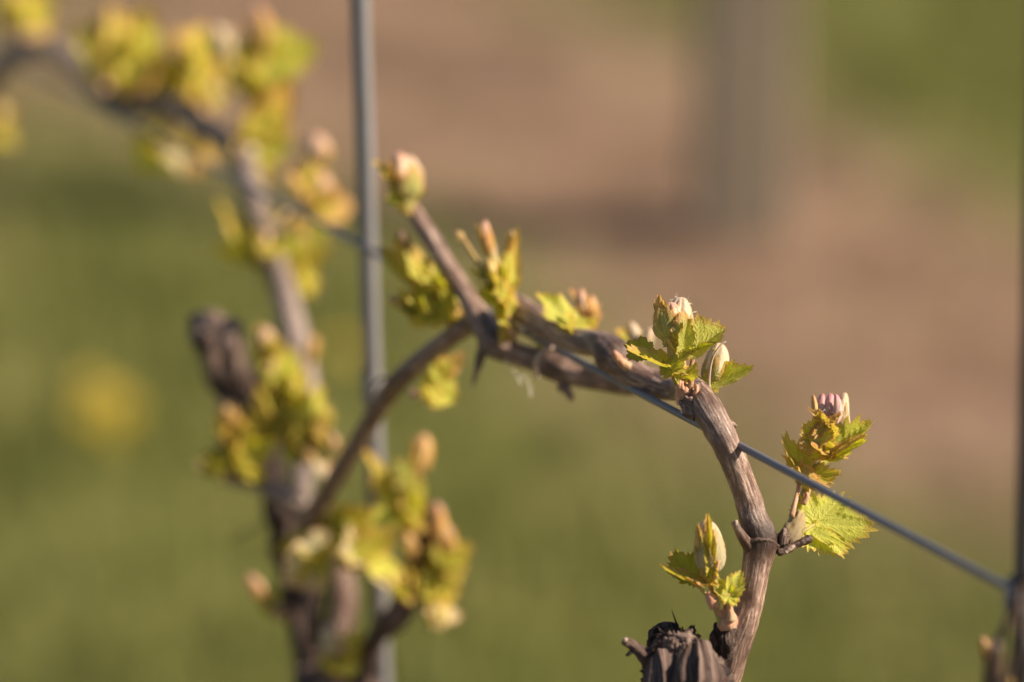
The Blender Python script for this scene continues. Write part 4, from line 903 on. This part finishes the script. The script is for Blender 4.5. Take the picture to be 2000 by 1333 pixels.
q(VB, 1.174, (285, 215), [('b', 285, 200, 268, 118, 33, 'bud_pink'), ('b', 215, 190, 192, 152, 24, 'bud_pink'), ('b', 225, 80, 205, 12, 30, 'bud_orange'), ('l', 250, 120, 285, 35, .6, 'yellow'), ('l', 240, 130, 225, 70, .6, 'yellow'), ('l', 200, 130, 165, 60, .6, 'lime'), ('l', 190, 140, 160, 110, .7, 'olive'), ('b', 220, 150, 210, 110, 25, 'bud_yellow'), ('l', 265, 140, 300, 90, .5, 'orange')], 30, mid=(265, 185))
q(VB, 1.149, (340, 240), [('b', 352, 258, 338, 205, 23, 'bud_cream'), ('l', 322, 275, 280, 320, .8, 'lime', .1, .2, .9), ('l', 315, 262, 300, 235, .8, 'olive'), ('l', 335, 280, 350, 330, .6, 'pale')], 18)
q(VB, 1.118, (395, 262), [('l', 392, 272, 384, 330, .6, 'orange'), ('b', 400, 290, 388, 262, 15, 'bud_orange')], 14)
q(VB, 1.236, (60, 92), [('b', 48, 90, 55, 40, 30, 'bud_pink'), ('l', 55, 50, 30, -20, .6, 'yellow'), ('l', 60, 45, 80, -20, .5, 'yellow'), ('l', 20, 40, -10, 0, .7, 'olive')], 22)
q(VB, 1.260, (-40, 215), [('b', -8, 245, 0, 205, 16, 'bud_yellow'), ('l', -10, 260, 25, 280, .6, 'yellow'), ('l', -12, 240, 20, 215, .6, 'orange')], 18)

q(VB, .985, (560, 850), [('l', 545, 800, 500, 745, .6, 'yellow'), ('l', 560, 790, 590, 730, .6, 'lime'), ('l', 575, 820, 630, 780, .6, 'yellow'), ('l', 540, 830, 480, 800, .6, 'lime')], 18)
q(VB, .985, (510, 900), [('l', 490, 880, 430, 850, .6, 'yellow'), ('l', 470, 870, 440, 800, .6, 'orange'), ('l', 500, 860, 520, 800, .6, 'lime'), ('l', 450, 900, 398, 905, .4, 'yellow')], 16)
q(VB, .965, (640, 1070), [('l', 640, 1040, 700, 1010, .7, 'lime'), ('l', 650, 1060, 712, 1060, .7, 'yellow'), ('l', 610, 1060, 560, 1050, .7, 'lime'), ('l', 620, 1085, 575, 1120, .7, 'yellow')], 18)
q(VB, .955, (840, 1130), [('l', 850, 1120, 905, 1080, .7, 'lime'), ('l', 840, 1140, 800, 1120, .6, 'yellow'), ('l', 860, 1140, 880, 1190, .6, 'yellow')], 16)
q(VB, 1.05, (550, 560), [('l', 545, 530, 590, 440, .5, 'lime'), ('l', 530, 500, 500, 470, .6, 'yellow'), ('l', 590, 540, 610, 580, .6, 'yellow')], 20)
q(VB, 1.14, (270, 200), [('l', 250, 130, 215, 40, .5, 'yellow'), ('l', 260, 110, 300, 60, .6, 'lime'), ('l', 235, 150, 180, 90, .5, 'yellow'), ('l', 370, 140, 400, 60, .5, 'yellow')], 16, mid=(260, 170))
def tuft(z, x, y, r, n, mats, seed):
    rs = random.Random(seed); A = at(z)
    sh = shoot(VB, [(x, y + r * .8, z, 14), (x, y, z, 8)], M['stem_peach'])
    for k in range(n):
        a = rs.uniform(0, 6.28); q_ = r * rs.uniform(.1, .6)
        bx, by = x + math.cos(a) * q_ * .6, y + math.sin(a) * q_
        a2 = rs.uniform(-2.6, -.5); L = r * rs.uniform(.5, .85)
        leaf(sh, A(bx, by, rs.uniform(-5, 5)), A(bx + math.cos(a2) * L, by + math.sin(a2) * L, rs.uniform(-6, 6)), CV(rs.uniform(.3, .9), rs.uniform(.1, .7), .6), M[rs.choice(mats)], wk=rs.uniform(.45, .7), fold=.3, curl=.3, seed=nseed())
    bud(sh, A(x, y), A(x + rs.uniform(-8, 8), y - r * .8), PX(r * .25, z), M[rs.choice(('bud_pink', 'bud_orange', 'bud_yellow'))], seed=nseed())
for i_, (z_, x_, y_, r_, n_) in enumerate([(.985, 530, 700, 34, 5), (.985, 575, 770, 38, 6), (.98, 480, 860, 40, 6), (.98, 430, 850, 30, 4), (.975, 620, 850, 34, 5), (.97, 560, 1080, 40, 6), (.965, 690, 1060, 38, 5), (.96, 600, 1110, 38, 5), (.955, 780, 960, 34, 4), (.955, 880, 1100, 34, 5), (.955, 830, 1180, 30, 4), (.965, 670, 1280, 34, 4),
        (1.03, 520, 480, 36, 4), (1.05, 590, 440, 34, 4), (1.10, 500, 200, 44, 5), (1.14, 240, 90, 50, 6), (1.13, 370, 120, 46, 5), (1.12, 420, 190, 38, 4), (1.15, 190, 120, 36, 4), (1.10, 530, 120, 44, 5)]):
    tuft(z_, x_, y_, r_, n_, ('lime', 'yellow', 'yellow', 'orange', 'pale', 'green'), 300 + i_)
# fibres of dry grass caught on the cane
rows_ = px_ctrl([(985, 700, .858, 1.6, 0), (1005, 728, .856, 1.6, 0), (1018, 752, .855, 1.6, 0), (1014, 735, .853, 1.6, 0), (1030, 742, .853, 1.6, 0), (1036, 776, .853, 1.6, 0), (1040, 752, .853, 1, 0)])
v, f, a = tube(rows_, seg=6, ridge=0)
fo = link('fibre', v, f, M['hair'], None, a); fo['label'] = 'pale tangled dry fibre hanging under the lower cane'; fo['category'] = 'fibre'

# ================= third vine at the right edge ==================================
zr = .665
VR_base = W(1975, 1400, zr)
VR = thing('grapevine', 'dark slender vine canes fastened to the rod at the picture edge with one peach bud', 'grapevine', (VR_base.x, VR_base.y, 0), 'budding grapevines of one row')
def rr_(name, rows, m='cane', **kw): return branch(name, rows, M[m], VR, seg=24, **kw)
g = VR_base
v, f, a = tube([(g.x + .005, g.y, -.03, .016, .6), (g.x + .01, g.y, .3, .010, .6)] + px_ctrl([(1945, 1560, zr, 40, .5), (1922, 1400, zr, 20, 1), (1934, 1320, zr, 18, 1), (1953, 1250, zr, 16, 1), (1974, 1195, zr, 15, 1), (1992, 1158, zr, 16, 1), (2014, 1125, zr, 16, 1)]), seg=24, lump=.1)
link('cane', v, f, M['cane'], VR, a)
rr_('cane', [(1948, 1480, zr - .004, 16, 1), (1966, 1340, zr - .004, 14, 1), (1980, 1270, zr - .004, 13, 1), (1988, 1200, zr - .004, 16, .9), (1992, 1165, zr - .004, 14, .9), (1994, 1140, zr - .004, 8, .9)], lump=.1)
rr_('cane', [(2002, 1500, zr + .01, 22, .3), (2008, 1340, zr + .01, 22, .1), (2010, 1250, zr + .01, 20, 0), (2006, 1190, zr + .008, 16, .3), (1999, 1160, zr + .006, 10, .6)], lump=.1)
q(VR, .690, (1940, 1310), [('b', 1930, 1296, 1922, 1244, 14, 'bud_orange')], 6)
q(VR, .668, (1950, 1360), [('l', 1955, 1350, 1972, 1312, .6, 'yellow')], 9)
